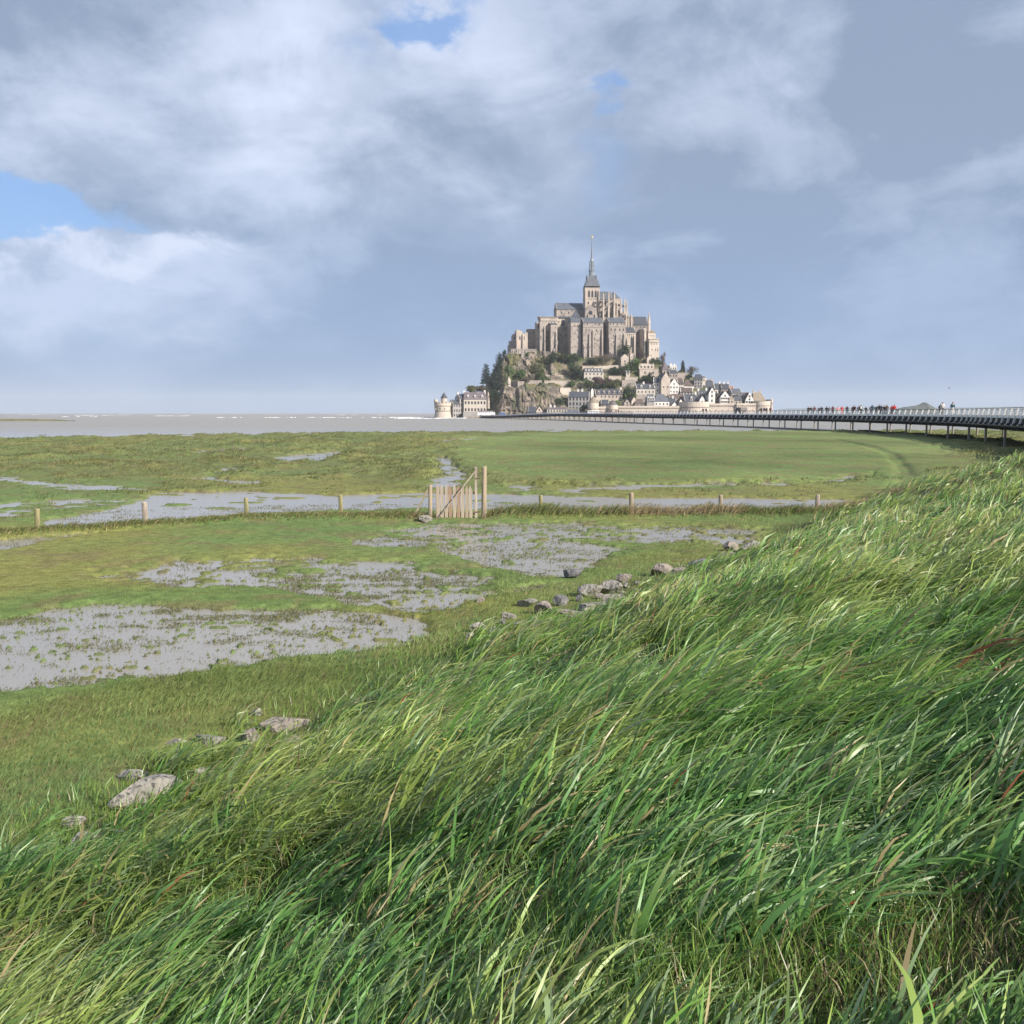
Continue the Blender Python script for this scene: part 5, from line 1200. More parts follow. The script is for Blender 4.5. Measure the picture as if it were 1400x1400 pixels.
block(845, 864, 432, 450, 897, 12, 'stone', yaw=.15, ruin=3, wins=[(438, 3, 1.4, 6, True)])
# eastern ranges
block(864.8, 884.5, 443, 482, 899, 14, 'stone_dark', yaw=.05, roof=(433, 'side', 'slate'), wins=[(447, 3, 1, 2.4, True)])
block(867, 878, 450, 484, 890, 8, 'stone_dark', wins=[(456, 2, 1, 3, True), (470, 2, 1.2, 6, True)], butt=[(868.5, 1.3, 450), (873, 1.3, 450)])
block(876.8, 881.5, 449, 486, 880, 12, 'stone_pale', yaw=.2, butt=[(879, 2, 449)])
block(880.5, 886.5, 452, 486, 886, 10, 'stone', yaw=.1, wins=[(460, (884,), 1, 3, True)])
t_ = ab(887, 455, 886); us2 = S(886); tt = MB(); tt.lathe([(2.2 * us2, -22), (2.2 * us2, ab(887, 443, 886).z - t_.z), (2.5 * us2, ab(887, 442.5, 886).z - t_.z), (.15, ab(887, 426, 886).z - t_.z)], 8); tt.build('stair_turret', M['stone_pale'], abbey, loc=t_)
block(884.8, 899, 463.5, 492, 876, 16, 'rampart', yaw=.18, cren=True, wins=[(470, 3, .9, 2.4, True), (478, (889, 894, 897), 1.0, 3, True), (486, (888,), 1, 2, False)], string=(464.3, 468))
block(884.5, 894.5, 455, 470, 882, 12, 'rampart', yaw=.18, roof=(451, 'hip', 'tan_roof'), wins=[(459, 3, .8, 2, False)])
pn = ab(892, 456, 884); p_ = MB(); p_.lathe([(.7, -3), (.7, 1.2), (.05, 3.4)], 8); p_.build('pinnacle', M['stone'], abbey, loc=pn)
# ---------------------------------------------------------------- ramparts and village
def round_tower(label, px, rpx, yt, yb, d, mt='rampart', cone=None, name='bastion', flare=1.08, cren=False, group=None, string=.8, zx=0, wins=()):
    p = W(px, yb, d); u_ = S(d); r = rpx * u_; h = W(px, yt, d).z - p.z; root = empty(name, (p.x, d + r, p.z)); tag(root, label, 'tower', group)
    b = MB(); b.lathe([(r * flare * 1.02, -4), (r * flare, 0), (r, h * .45), (r, h)], 32); wall = b.build('wall', M[mt], root)
    b = MB(); b.lathe([(r, h * string - .5), (r + .35, h * string), (r + .35, h * string + .35), (r, h * string + .36)], 32); b.build('string_course', M['stone'], root)
    if cren:
        b = MB(); b.lathe([(r, h - 2.6), (r + .7, h - 1.8), (r + .7, h + .02), (r - .2, h + .03)], 32)
        for k in range(14):
            a = k * 2 * math.pi / 14; m_ = Matrix.Rotation(a, 4, 'Z'); b.box(r - .1, r + .72, -.8, .8, h, h + 1.2, m_)
        b.build('parapet', M[mt], root)
    if cone:
        cr, cy0, cy1, mt2 = cone; z0 = W(px, cy0, d).z - p.z; z1 = W(px, cy1, d).z - p.z; b = MB(); b.lathe([(cr * u_, z0), (cr * u_ * .55, z0 + (z1 - z0) * .48), (.1, z1)], 24); b.build('roof', M[mt2], root)
        if z0 > h + .1: b = MB(); b.lathe([(cr * u_ * .88, h - 1), (cr * u_ * .88, z0 + .02)], 24); b.build('upper_wall', M[mt], root)
    for ax, zz2 in wins: add_win(wall, r * math.sin(ax) * 1.0, -r * math.cos(ax), h * zz2, .7, 1.1, False, ax)
    return root
def rampart(label, x0, x1, yt, yb, d, yaw=0.0, dep=4, slits=0, corn=3.0):
    p0 = W(x0, yb, d); p1 = W(x1, yb, d); w = (p1.x - p0.x) / math.cos(yaw); h = W(x0, yt, d).z - p0.z
    root = empty('rampart', ((p0.x + p1.x) / 2, d + dep / 2, p0.z), yaw); tag(root, label, 'wall', 'town ramparts')
    b = MB(); b.taper(-w / 2, w / 2, -dep / 2, dep / 2, -4, h, 1.0); wall = b.build('wall', M['rampart'], root)
    b = MB(); z = h - corn * S(d); b.box(-w / 2, w / 2, -dep / 2 - .45, -dep / 2 + .05, z, z + .5)
    for i in range(int(w / 1.6)): b.box(-w / 2 + i * 1.6 + .2, -w / 2 + i * 1.6 + .8, -dep / 2 - .4, -dep / 2 + .05, z - .6, z - .002)
    b.build('cornice', M['stone'], root)
    b = MB()
    b.box(-w / 2, w / 2, -dep / 2 - .44, -dep / 2 - .003, z + .5, h + .1); b.build('parapet', M['rampart'], root)
    for k in range(slits): add_win(wall, (k + .5 - slits / 2) * w / slits, -dep / 2, h * .4, .5, 1.2)
    return root
# left end by the water
round_tower('round tower at the left tip of the island with a cone-roofed turret', 604.8, 10.6, 551.5, 572, 798, cren=True, name='round_tower', flare=1.16, string=.5, wins=[(.3, .6), (-.3, .6), (.6, .3)])
round_tower('small turret with a slate cone roof standing on the left round tower', 606.8, 4.2, 544.2, 552.5, 800.5, 'rampart', (4.9, 544.2, 536.3, 'slate'), name='turret', flare=1.0, string=.3)
round_tower('small round watch turret on the left edge of the round tower', 595.8, 2.6, 546, 553, 800, 'rampart', None, name='turret', flare=.8, string=.5)
house('narrow grey house beside the round tower with a dark slate roof', 616, 626, 552, 546.5, 571, 'greywall', 'slate', d=803, dep=9, yaw=.5, win=(3, 3), chim=(.8,), wh=1.8)
house('tall grey house between the round tower and the white barracks', 625, 633.5, 544, 538.5, 571, 'greywall', 'slate', d=806, dep=9, yaw=.5, win=(4, 2), chim=(-.8,), wh=1.8)
house('large white house with two rows of windows and a purple mansard roof', 633.2, 664, 546, 536.4, 565, 'cream', 'slate_purple', 'mansard', d=805, dep=11, yaw=.12, win=(2, 7), chim=(-.92, .9), dorm=3, ww=1.3, wh=2.3)
terrace('dark grey sea wall below the large white house', 633, 652.5, 563.5, 572, 'greywall', d=799, dep=5, name='sea_wall')
house('low pinkish shed roof building at the foot of the white house', 652.5, 673, 564.8, 561.6, 570, 'stone_pale', 'slate_purple', d=801, dep=6, win=(1, 4), yaw=.02)
round_tower('little pointed stone turret in the shade right of the white house', 667.6, 1.8, 541, 552, 816, 'stone_pale', (2.0, 541.2, 535.5, 'stone_pale'), name='turret', flare=1, string=.5)
round_tower('slim corbelled turret at the corner of the shaded bastion on the cliff', 695.6, 2.6, 520, 537, 827, 'stone_pale', (2.7, 520, 514.8, 'stone_pale'), name='turret', flare=.75, string=.7)
terrace('shaded bastion wall on the cliff right of the slim turret', 698, 714.5, 522, 538, 'stone_dark', d=831, dep=8, yaw=-.75, name='bastion_wall')  # dark stone colour carries the shade on this face
terrace('tan wall on the cliff left of the slim turret', 681, 694, 534.5, 543, 'stone_pale', d=826, dep=4)
terrace('long grey retaining wall above the cliff right of the shaded bastion', 714, 741, 520.5, 527.5, 'stone', d=842, dep=3)
house('ruined pale wall with three dark openings on the middle terrace', 742, 770, 514, 513, 520.5, 'stone_pale', 'stone_pale', 'hip', d=850, dep=2, win=(0, 0), name='ruined_wall', cat='wall', rl=.98)
terrace('long tan garden wall under the ruined pale wall', 744, 790, 520.8, 528, 'stone_pale', d=840, dep=3)
terrace('shaded block of wall above the gate house roofs', 750.5, 765, 530.5, 548, 'stone', d=829, dep=7, yaw=-.25)
terrace('sunlit tan wall to the left of the tall grey house', 764, 779, 530.5, 545, 'rampart', d=830, dep=5, yaw=.3)
# front row, left to right
house('dark slate roofed cottage under the cliff at the bridge end', 722.5, 734, 563, 556, 569, 'stone_dark', 'slate', d=803, win=(1, 2), yaw=-.2)
house('pink gabled cottage under the cliff beside the dark slate roof', 732.5, 741, 562, 556.2, 569, 'stone_pale', 'slate_purple', 'gable', d=802, win=(1, 2), yaw=.1, gable_win=1)
house('low tan house with a flat pinkish roof before the gate', 747.5, 775, 559.4, 556.6, 569, 'cream', 'slate_purple', 'hip', d=801, dep=9, win=(2, 7), rl=.85, yaw=.05, chim=(-.6, -.2))
house('low blue-grey slate roof left of the round gate tower', 772, 792, 565, 559.7, 569, 'greywall', 'slate_blue', d=800, win=(1, 4), yaw=.05)
house('tall grey house with four tall window bays and pale chimneys', 778, 806.5, 542.3, 535, 562, 'greywall', 'slate', d=814, dep=11, win=(3, 6), chim=(-.88, -.1, .3), ww=1.3, wh=2.6, yaw=-.12)
house('narrow white gable wall with a tall chimney right of the tall grey house', 806.5, 810, 534, 530.8, 552, 'white', 'slate', 'gable', d=822, dep=9, win=(0, 0), yaw=.2)
round_tower('round gate tower with a conical stone roof left of the rampart', 811.5, 7.6, 551, 569, 797, 'rampart', (7.4, 551, 541, 'tan_roof'), name='bastion', flare=1.03, string=.55, wins=[(.2, .3), (-.4, .3)], group='town ramparts')
house('stone house with a steep gable behind the round gate tower', 809, 822, 550, 541, 560, 'stone_pale', 'slate', 'gable', d=812, dep=9, win=(1, 2), gable_win=1)
round_tower('round bastion with a low grey cone roof between two rampart walls', 838.5, 6.8, 553.8, 569, 797, 'rampart', (6.6, 553.8, 546, 'slate_purple'), name='bastion', flare=1.03, string=.6, wins=[(.2, .3), (-.4, .4)], group='town ramparts')
rampart('short rampart wall between the gate tower and the cone-roofed bastion', 818, 833, 556, 569, 801, slits=2)
rampart('long low rampart wall from the cone-roofed bastion to the big bastion', 844, 934, 555, 569, 800.5, yaw=.0, slits=8)
round_tower('big round bastion of pale stone in the middle of the rampart', 953, 22, 549.3, 569, 793, 'rampart', None, name='bastion', flare=1.03, string=.62, wins=[(-.5, .3), (-.1, .3), (.3, .3), (.6, .3)], group='town ramparts')
rampart('high rampart wall right of the big round bastion', 966, 1008, 551.8, 569, 799, slits=5)
rampart('rampart wall before the tan tiled roof at the right end', 1006, 1033, 551.6, 569, 798, yaw=.1, slits=3)
round_tower('low broad bastion at the right tip of the ramparts', 1043.5, 12.4, 548.5, 569, 797, 'rampart', None, name='bastion', flare=1.02, string=.7, wins=[(-.4, .35), (.2, .35)], group='town ramparts')
round_tower('slim pale corner turret at the far right tip of the ramparts', 1055.3, 1.6, 546.5, 554.5, 801, 'rampart', (1.7, 546.5, 544, 'rampart'), name='turret', flare=.8, string=.4)
# houses just behind the rampart
house('grey-blue slate house with tall white dormers behind the low rampart', 884, 895, 548, 538.8, 556, 'greywall', 'slate_blue', d=808, dep=9, win=(0, 0), dorm=3, yaw=.05)
house('wide grey-blue slate roof over a small white house front', 893, 914, 549, 538.8, 556, 'white', 'slate_blue', 'hip', d=809, dep=10, win=(1, 4), rl=.5, yaw=.15)
house('stone house with a pointed gable behind the low rampart', 852, 861, 552, 546.2, 557, 'stone', 'brown_roof', 'gable', d=806, dep=7, win=(1, 1), gable_win=1)
house('dark brown-roofed house between the pointed gable and the stone wall end', 867, 880, 552, 545.5, 557, 'stone_dark', 'brown_roof', 'hip', d=807, dep=9, win=(1, 2), rl=.6)
house('small grey slate roof behind the cone-roofed bastion', 822, 833, 552, 546.5, 558, 'greywall', 'slate', d=808, dep=7, win=(1, 2), yaw=-.1)
house('narrow stone stair house with a shadowed side left of the brown roof', 861.5, 868.5, 549, 543, 557, 'stone_pale', 'brown_roof', 'gable', d=809, dep=7, win=(1, 1), yaw=.3)
house('tiny white gabled house front behind the low rampart', 918, 925, 554, 550.4, 557.5, 'white', 'brown_roof', 'gable', d=804, dep=7, win=(0, 0), gable_win=0)
house('white gabled house with a red-brown roof left of the big bastion', 925.5, 933, 552, 546.2, 557.5, 'white', 'brown_roof', 'gable', d=806, dep=9, win=(1, 1), yaw=.2)
house('dark slate roofed house behind the two white gables', 913, 925, 551, 544, 556, 'greywall', 'slate', d=812, dep=8, win=(1, 2), yaw=-.1, chim=(.3,))
house('long low brown roof above the two white gables', 914, 935, 543.8, 538.5, 549, 'stone', 'brown_roof', d=820, dep=8, win=(1, 4), chim=(-.7,))
house('dark slate house with one pale pointed dormer behind the big bastion', 935, 954, 548, 538.8, 553, 'greywall', 'slate', d=815, dep=10, win=(1, 3), dorm=1, chim=(.8,))
house('small white house front beside the tall white gable', 955.5, 963, 547.3, 541.8, 552, 'white', 'slate', 'gable', d=809, dep=8, win=(1, 1), ww=1.2, wh=1.8)
house('large dark slate roof behind the tall white gable', 955, 970, 542.5, 533.5, 550, 'greywall', 'slate', d=818, dep=10, win=(1, 3), dorm=2, chim=(-.9, .6))
house('tall white gabled house with two windows one above the other', 968, 976.8, 538, 530, 551.5, 'white', 'slate', 'gable', d=807, dep=10, win=(2, 1), gable_win=1, ww=1.2, wh=2, yaw=.1)
house('house with shade put into its dark brown walls right of the tall white gable', 977, 985.5, 545, 537.5, 552, 'brown_roof', 'brown_roof', 'gable', d=810, dep=8, win=(1, 1))  # brown wall colour stands for the shadow on it
house('house with a bright glazed upper floor and a pointed slate gable', 984, 996.5, 542.5, 535, 552, 'white', 'slate', 'gable', d=806, dep=9, win=(2, 4), ww=1.4, wh=1.4, gable_win=1)
house('dark round-shouldered slate roof behind the high rampart', 1003, 1013.5, 547.8, 541, 553, 'stone_pale', 'slate', 'mansard', d=808, dep=9, win=(1, 2))
house('pale stone pillar house left of the round-shouldered roof', 996.5, 1003, 545.5, 541.5, 553, 'stone_pale', 'tan_roof', 'hip', d=806, dep=7, win=(1, 1))
house('white framed house with a brown timber gable near the right end', 1018, 1029.5, 547.5, 536.5, 552, 'white', 'brown_roof', 'gable', d=807, dep=9, win=(1, 3), gable_win=2, ww=1.6)
house('big tan tiled roof at the right end of the village', 1028, 1046, 548, 536.4, 552, 'stone_pale', 'tan_roof', 'hip', d=809, dep=13, win=(1, 4), rl=.55, chim=(-.5, .5), cw='stone_pale')
house('small house with dark roof at the right tip of the rampart', 1048, 1055, 549.5, 546, 553, 'stone_pale', 'slate', 'hip', d=806, dep=6, win=(1, 1))
# second row
house('long stone house with five dormers on a grey-green slate roof', 813, 850.5, 538.8, 532, 546, 'stone_pale', 'slate', d=823, dep=10, win=(1, 7), dorm=5, dw='stone_pale', chim=(.95,))
house('cream house with a grey slate roof in the middle of the village', 868.8, 895, 530.8, 524.6, 541, 'cream', 'slate', d=828, dep=9, win=(1, 5), chim=(-.1,), dorm=2)
house('white side wing left of the church-like stone gable', 894.5, 903, 522.5, 516, 538, 'white', 'slate', d=832, dep=10, win=(2, 2), yaw=-.2)
house('church-like stone gable with one tall window', 901.5, 914, 519, 509.4, 539.5, 'stone_pale', 'slate', 'gable', d=829, dep=14, win=(1, 2), gable_win=0, yaw=.2, chim=(), ww=.9)
house('half-timbered white gable with a brown roof in the upper village', 914, 927, 526.5, 518, 539, 'white', 'brown_roof', 'gable', d=831, dep=11, win=(2, 3), gable_win=1, yaw=.1)
house('cream house with many windows right of the half-timbered gable', 925.5, 934.5, 522.5, 517, 539, 'cream', 'brown_roof', d=833, dep=9, win=(3, 4), yaw=.05)
house('brown hipped roof with a white end gable in the upper village', 934, 948, 528, 519.5, 536, 'white', 'brown_roof', 'hip', d=838, dep=9, win=(1, 3), rl=.4)
house('low dark-roofed house under the brown hipped roof', 931, 948, 536, 530, 540, 'white', 'brown_roof', d=829, dep=8, win=(1, 4), yaw=-.1)
house('tall grey tower house with twin dark slate roofs', 950, 961, 518.5, 511.6, 534, 'greywall', 'slate', 'hip', d=838, dep=9, win=(4, 3), rl=.7, yaw=-.1)
house('narrow pale wall house right of the tall grey tower house', 959.5, 963.5, 516, 514.5, 532, 'cream', 'slate', 'hip', d=840, dep=7, win=(2, 1), rl=.8)
house('steep dark roof between two chimneys on the skyline', 961.5, 976, 528, 519.5, 534, 'stone', 'slate', d=840, dep=9, win=(1, 3), chim=(-.4, .8), cw='stone_pale')
house('slate-roofed house on the falling skyline, left of the red roof', 976, 988, 531.5, 524.3, 541, 'cream', 'slate', d=832, dep=9, win=(1, 3), chim=(.5,))
house('slate house with a pale chimney on the skyline beside the red roof', 986.5, 998, 531, 524.3, 540, 'stone', 'slate', d=830, dep=9, win=(1, 3), chim=(-.2, .7), yaw=-.1)
house('small house with a bright red tile roof on the right skyline', 997, 1003, 531.5, 528, 540, 'stone_pale', 'red_roof', d=829, dep=7, win=(1, 1))
house('blue-grey slate roofed house on the right skyline beyond the red roof', 999, 1013, 536.8, 531.3, 546, 'greywall', 'slate_blue', d=823, dep=9, win=(1, 3))
house('stone house with a low brown roof near the right end of the skyline', 1010, 1021, 541, 536.5, 550, 'stone', 'slate_purple', d=816, dep=8, win=(1, 2), yaw=-.1)
# upper terraces
house('pink-white hotel with a row of dormers in a dark roof', 797.5, 824.5, 508.8, 503.6, 520, 'cream', 'slate', 'mansard', d=847, dep=9, win=(2, 5), dorm=6, ww=1.1, wh=1.4)
terrace('pale retaining wall behind the dark dormered roof', 796, 812, 500.6, 505, 'stone_pale', d=862, dep=3)
terrace('sandy retaining wall strip below the abbey bushes', 811, 859, 499.8, 503.6, 'rampart', d=863, dep=3, slope=3)
terrace('stone garden wall between two green terraces, left one', 832, 849.5, 514.4, 518.8, 'stone_pale', d=848, dep=2)
terrace('stone garden wall with a lean-to roof, right one', 854.5, 872, 516, 519.5, 'stone_pale', d=847, dep=2)
terrace('broad grey-green terrace wall above the cream house', 850, 869, 520, 526.5, 'stone', d=841, dep=3)
terrace('pinkish terrace wall with small openings under the east ranges', 873, 894, 497.5, 506, 'rampart', d=860, dep=5, win=4)
terrace('lower pale terrace wall stepping down from the pinkish wall', 874, 900, 505, 514, 'stone_pale', d=853, dep=5, win=2)
house('narrow pale wall tower right of the dark tree below the abbey', 861, 867.5, 483.5, 482.6, 494, 'rampart', 'stone_pale', 'hip', d=866, dep=6, win=(0, 0), rl=.95, name='wall_tower', cat='tower')
house('small ruined tan gable tower left of the round green tree', 848.5, 859, 489, 484.2, 499, 'stone_pale', 'stone_pale', 'gable', d=862, dep=6, win=(1, 1), name='ruined_tower', cat='tower')
house('small pale ruin with a pointed gable below the east range', 884, 891, 490, 486.5, 497, 'rampart', 'stone_pale', 'gable', d=866, dep=5, win=(1, 1), name='ruined_tower', cat='tower')
house('steep purple pyramid roof at the top of the village', 904.5, 915.5, 505.5, 495, 512, 'stone', 'slate_purple', 'pyr', d=857, dep=10, win=(1, 2))
house('tall white chimney block beside the purple pyramid roof', 915, 925, 500.5, 499.6, 507, 'white', 'white', 'hip', d=858, dep=5, win=(1, 3), rl=.9, chim=(-.5, .5))
house('dark slate roof under the tall white chimney block', 914, 926, 509.7, 505.4, 518, 'stone', 'slate', d=848, dep=9, win=(1, 3))
house('small cream house behind the garden wall left of the green tree', 855.5, 861, 508.5, 506.5, 514, 'cream', 'slate', d=852, dep=5, win=(1, 1))
terrace('low grey wall right of the dark-clad upper roofs', 926, 945, 510, 517, 'stone', d=850, dep=3)
terrace('tan wall at the foot of the cream house', 866, 882, 539.5, 548, 'stone', d=822, dep=3)
# ---------------------------------------------------------------- trees on the island
M['leaf'] = leaf_mat('tree_leaf', .6, .2, .25)
M['bark'] = surf('bark', (.10, .08, .06), (.07, .055, .045), .8)
def tree(label, px, py0, py1, wpx, colr, d=None, kind='round', name='tree', n=520, seed=0, twig=0.0):
    d = d or d_of(py1); rg = np.random.default_rng(seed); p = W(px, py1, d); u_ = S(d); h = (py1 - py0) * u_; w = wpx * u_ / 2
    w = w * 1.18; h = h * 1.12; root = empty(name, (p.x, d + .5, p.z - .5)); tag(root, label, 'shrub' if name == 'shrub' else 'tree')
    mb = MB(); mb.lathe([(.32 if name != 'shrub' else .15, -1.5), (.22 if name != 'shrub' else .1, h * .35), (.06, h * .8)], 7)
    for k in range(6):
        a = rg.uniform(0, 6.28); mb.bar((0, 0, h * rg.uniform(.15, .45)), (math.cos(a) * w * .6, math.sin(a) * w * .6, h * rg.uniform(.5, .85)), .14)
    mb.build('trunk' if name != 'shrub' else 'stem', M['bark'], root)
    if kind == 'cone':
        t = rg.random(n) ** .6; tier = np.floor(t * 7) / 7; rr_ = (t * .55 + (t - tier) * 2.6 + .06) * w * rg.random(n) ** .45; a = rg.uniform(0, 6.283, n)
        c = np.stack([rr_ * np.cos(a), rr_ * np.sin(a), h * (1.02 - t * .92)], 1)
    else:
        nb = 7; bc = np.stack([rg.normal(0, .38, nb) * w, rg.normal(0, .38, nb) * w, h * rg.uniform(.35, .85, nb)], 1); br = rg.uniform(.28, .5, nb)
        k = rg.integers(0, nb, n); v = rg.normal(0, 1, (n, 3)); v /= np.linalg.norm(v, axis=1)[:, None]; v *= (rg.random(n) ** .5)[:, None]
        c = bc[k] + v * br[k][:, None] * np.array((w * 1.1, w * 1.1, h * .62)); c[:, 2] = np.clip(c[:, 2], h * .08, h * 1.03)
    s_ = .52 * rg.uniform(.5, 1.3, n) * (1 - twig * .6); a1 = rg.normal(0, 1, (n, 3)); a1 /= np.linalg.norm(a1, axis=1)[:, None]; b1 = rg.normal(0, 1, (n, 3)); b1 = np.cross(a1, b1); b1 /= np.linalg.norm(b1, axis=1)[:, None]
    a1, b1 = a1 * s_[:, None] * (1 + twig), b1 * s_[:, None] * (.7 - twig * .5)
    co = np.stack([c - a1, c + b1, c + a1, c - b1], 1).reshape(-1, 3); q = np.arange(4 * n).reshape(n, 4)
    cl = np.array(colr)[None] * rg.uniform(.6, 1.45, (n, 1)); np_mesh('crown' if name != 'shrub' else 'foliage', co, q, M['leaf'], root, np.repeat(cl, 4, 0), smooth=False)
DK, GR, OL, BR, PU, CO = (.042, .06, .03), (.085, .13, .042), (.12, .125, .055), (.15, .125, .095), (.10, .06, .065), (.03, .045, .036)
TR = [('dark conifer standing alone on the left skyline of the island', 664.5, 500, 527, 17, CO, 838, 'cone', 'conifer'), ('dark ivy-clad tree on the left cliff edge under the ruins', 688, 481, 503, 12, CO, 872, 'round', 'tree'), ('tall dark evergreen clinging to the left cliff', 682, 488, 515, 15, CO, 862, 'round', 'tree'),
 ('broad dark evergreen on the lower left cliff', 684, 508, 538, 24, CO, 842, 'round', 'tree'), ('dark evergreen between the conifer and the cliff', 674, 511, 536, 16, CO, 838, 'round', 'tree'), ('bushy dark tree in shade right of the white house', 676, 534, 560, 15, DK, 818, 'round', 'tree'), ('olive shrub above the white house roof, left one', 645, 528, 541, 15, OL, 826, 'round', 'shrub'), ('brownish shrub above the white house roof, right one', 657, 525, 540, 16, BR, 828, 'round', 'shrub'),
 ('wide light green bush on the slope below the ruins', 728, 497, 520, 30, OL, 852, 'round', 'shrub'), ('green bush left of the wide light green bush', 711, 502, 522, 18, GR, 849, 'round', 'shrub'), ('dark green tree under the shaded abbey wall, left one', 757, 484, 508, 18, DK, 866, 'round', 'tree'), ('dark green tree under the shaded abbey wall, right one', 770, 482, 504, 17, DK, 868, 'round', 'tree'),
 ('mid green tree below the western abbey range', 785, 485, 502, 18, (.05, .075, .03), 868, 'round', 'tree'), ('very dark tree between the ruined pale wall and the hotel', 786, 497, 521, 20, DK, 850, 'round', 'tree'), ('round dark shrub at the left corner of the hotel', 793, 506, 522, 11, DK, 846, 'round', 'shrub'), ('grass green shrub on the terrace left of the hotel', 783, 519, 530, 13, GR, 838, 'round', 'shrub'),
 ('green shrub below the left end of the hotel', 802, 516, 530, 12, GR, 838, 'round', 'shrub'), ('grey-brown thicket under the central abbey range', 812, 486, 499, 28, BR, 868, 'round', 'shrub'), ('grey-brown thicket under the right abbey range', 832, 485, 499, 26, BR, 868, 'round', 'shrub'), ('round dark bush on the slope below the abbey', 811, 489.5, 499, 17, DK, 864, 'round', 'shrub'),
 ('dark tree at the foot of the right abbey range', 851, 472.5, 490, 17, DK, 870, 'round', 'tree'), ('bare brown tree at the foot of the east ranges', 876, 477, 494, 22, (.085, .07, .055), 868, 'round', 'tree'), ('round bright green tree in the middle of the upper terraces', 866.5, 491, 513, 16, (.085, .135, .04), 856, 'round', 'tree'), ('dark green shrub right of the pale ruin under the abbey', 893, 489, 501, 12, DK, 864, 'round', 'shrub'),
 ('bare pinkish tree on the skyline right of the abbey', 905, 483, 502, 11, (.16, .12, .10), 868, 'round', 'tree'), ('dark shrub left of the sandy wall on the terrace', 838, 502, 514, 20, DK, 856, 'round', 'shrub'), ('dark green shrub below the sandy wall, right one', 850, 503, 516, 14, (.04, .06, .028), 853, 'round', 'shrub'), ('purple leafed shrub above the long stone house', 826, 517, 530, 20, PU, 838, 'round', 'shrub'),
 ('olive shrub right of the purple leafed shrub', 841, 519, 531, 16, OL, 838, 'round', 'shrub'), ('dark hedge tree behind the long stone house', 816, 524, 535, 16, DK, 834, 'round', 'shrub'), ('dark green tree between the long stone house and the cream house', 860, 526, 547, 14, (.04, .065, .03), 826, 'round', 'tree'), ('light green shrub under the dark tree beside the cream house', 863, 536, 548, 11, GR, 822, 'round', 'shrub'), ('dark shrub left of the cream house chimney', 854, 533, 550, 9, (.05, .08, .03), 824, 'round', 'shrub'),
 ('green shrub above the cream house roof', 884, 514, 525, 18, (.05, .075, .03), 844, 'round', 'shrub'), ('dark shrub left of the church-like gable', 892, 511, 526, 10, DK, 842, 'round', 'shrub'), ('small dark pine on the right skyline of the village', 933.5, 494.5, 511, 8, CO, 858, 'cone', 'conifer'), ('bare brown thicket right of the small dark pine', 943, 502, 516, 16, (.13, .11, .09), 855, 'round', 'shrub'), ('small dark shrub left of the tall grey tower house', 941, 509.5, 519, 8, DK, 850, 'round', 'shrub'),
 ('olive green shrub on the terrace right of the tall white chimney block', 931, 504, 514, 7, OL, 854, 'round', 'shrub'), ('dark shrub before the shaded wall block under the cliff', 762, 545.5, 557, 24, DK, 816, 'round', 'shrub'), ('dark tree in the gap below the tall grey house', 797, 553, 565, 9, DK, 808, 'round', 'shrub'), ('olive bush at the top of the cliff under the ruined arches', 703, 500, 516, 15, OL, 862, 'round', 'shrub'), ('grey-green bush climbing the slope under the left abbey buttress', 746, 488, 508, 16, (.09, .10, .05), 864, 'round', 'shrub'), ('light olive bush left of the ruined pale wall', 739, 503, 518, 14, OL, 851, 'round', 'shrub'), ('low brown bush hanging over the middle of the cliff edge', 722, 515, 526, 18, BR, 842, 'round', 'shrub'), ('small green bush low on the bare cliff face', 705, 536, 550, 12, (.07, .09, .04), 826, 'round', 'shrub'), ('brownish bush at the foot of the bare cliff', 690, 548, 563, 14, BR, 812, 'round', 'shrub'), ('green shrub on the ledge over the cliff', 738, 510, 524, 10, GR, 846, 'round', 'shrub')]
for i, t in enumerate(TR): tree(*t, seed=500 + i, n=1500 if t[4] > 14 else 800, twig=.5 if 'bare' in t[0] or 'thicket' in t[0] else 0)
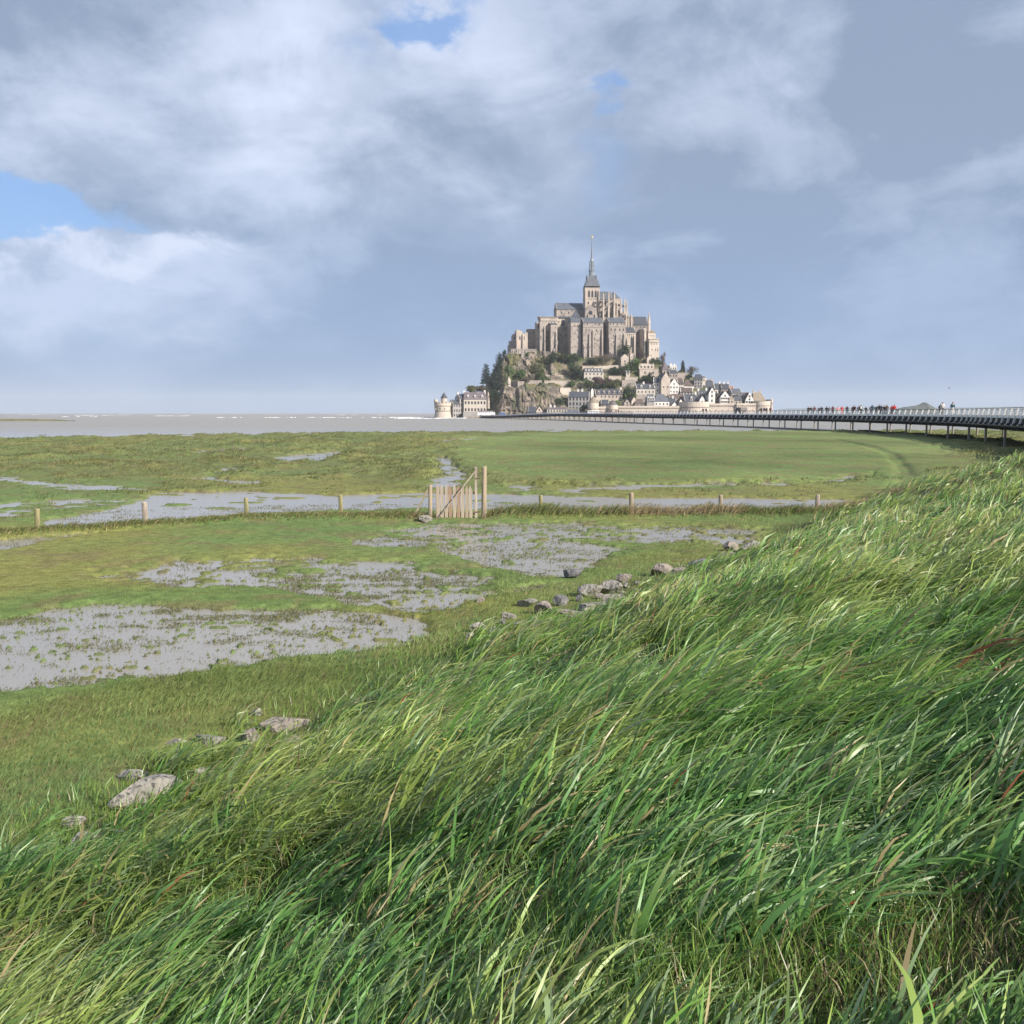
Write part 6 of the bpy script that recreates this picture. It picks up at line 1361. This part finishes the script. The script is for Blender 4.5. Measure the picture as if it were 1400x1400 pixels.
# ---------------------------------------------------------------- vehicles by the gate
M['bus_white'] = surf('white_paint', (.78, .78, .78), (.74, .74, .74), .5, rough=.35, spec=.5)
M['bus_blue'] = surf('blue_paint', (.08, .16, .42), (.08, .15, .38), .5, rough=.35, spec=.5)
M['bus_dark'] = surf('dark_wood_panel', (.10, .085, .075), (.07, .06, .055), .5, rough=.5)
M['tyre'] = surf('tyre', (.02, .02, .02), (.03, .03, .03), 2)
def vehicle(label, px, py, d, length, height, paint, yaw=0.0, name='shuttle_bus', cat='bus', z=None, wid=2.4):
    p = W(px, py, d); root = empty(name, (p.x, d, p.z if z is None else z), yaw); tag(root, label, cat)
    b = MB(); l, w = length / 2, wid / 2; b.add([(-l, -w, .35), (l, -w, .35), (l, w, .35), (-l, w, .35), (-l, -w, height * .55), (l, -w, height * .55), (l, w, height * .55), (-l, w, height * .55), (-l + .25, -w + .1, height), (l - .4, -w + .1, height), (l - .4, w - .1, height), (-l + .25, w - .1, height)],
      [(0, 3, 2, 1), (0, 1, 5, 4), (1, 2, 6, 5), (2, 3, 7, 6), (3, 0, 4, 7), (4, 5, 9, 8), (5, 6, 10, 9), (6, 7, 11, 10), (7, 4, 8, 11), (8, 9, 10, 11)])
    body = b.build('body', M[paint], root)
    n = max(2, int(length / 1.6))
    for k in range(n):
        x = -l + .5 + (k + .5) * (length - 1.1) / n; g = MB(); g.box(x - .55, x + .55, -w - .02 + .05, -w + .15, height * .57, height * .88); g.build('window', M['glass'], root)
    for x in (-l * .65, l * .65):
        for y in (-w + .12, w - .12):
            t = MB(); t.lathe([(.45, -.13), (.45, .13)], 16, M=Matrix.Translation((x, y, .45)) @ Matrix.Rotation(math.pi / 2, 4, 'X')); t.build('wheel', M['tyre'], root)
vehicle('long white shuttle bus parked at the island end of the bridge', 665, 569.5, 794.5, 14, 3.0, 'bus_white', z=1.92)
vehicle('small blue van parked right of the long white bus', 687, 569.3, 794.5, 5, 2.4, 'bus_blue', z=1.95, name='van', cat='van')
vehicle('white and dark shuttle bus parked before the round gate tower', 811, 568.5, 794.5, 9, 2.8, 'bus_white', z=3.22)
pb2 = None
for s in np.arange(100, LEN, .5):
    p_, t_ = bpt(s, 6.5); r_ = ray(1013.5, 560)
    if abs(p_.x - r_[0] / r_[1] * p_.y) < .4: pb2 = (p_, t_, s); break
if pb2: vehicle('dark shuttle carriage driving along the far part of the bridge', 1013.5, 565, pb2[0].y, 4.5, 2.0, 'bus_dark', math.atan2(pb2[1].y, pb2[1].x), name='shuttle_carriage', cat='carriage', z=3.94 + bz(pb2[2]), wid=2.2)
# ---------------------------------------------------------------- air
hz = MB(); hz.box(-13990, 13990, -59, 12990, -7, 230)
hm = bpy.data.materials.new('haze_air'); hm.use_nodes = True; hn = hm.node_tree.nodes; hn.remove(hn['Principled BSDF'])
pv = hn.new('ShaderNodeVolumePrincipled'); pv.inputs['Density'].default_value = .00008; pv.inputs['Color'].default_value = (.82, .88, .96, 1); pv.inputs['Anisotropy'].default_value = 0
hm.node_tree.links.new(pv.outputs[0], hn['Material Output'].inputs['Volume'])
tag(hz.build('haze', hm), 'thin pale sea haze over the bay', 'haze', kind='stuff')
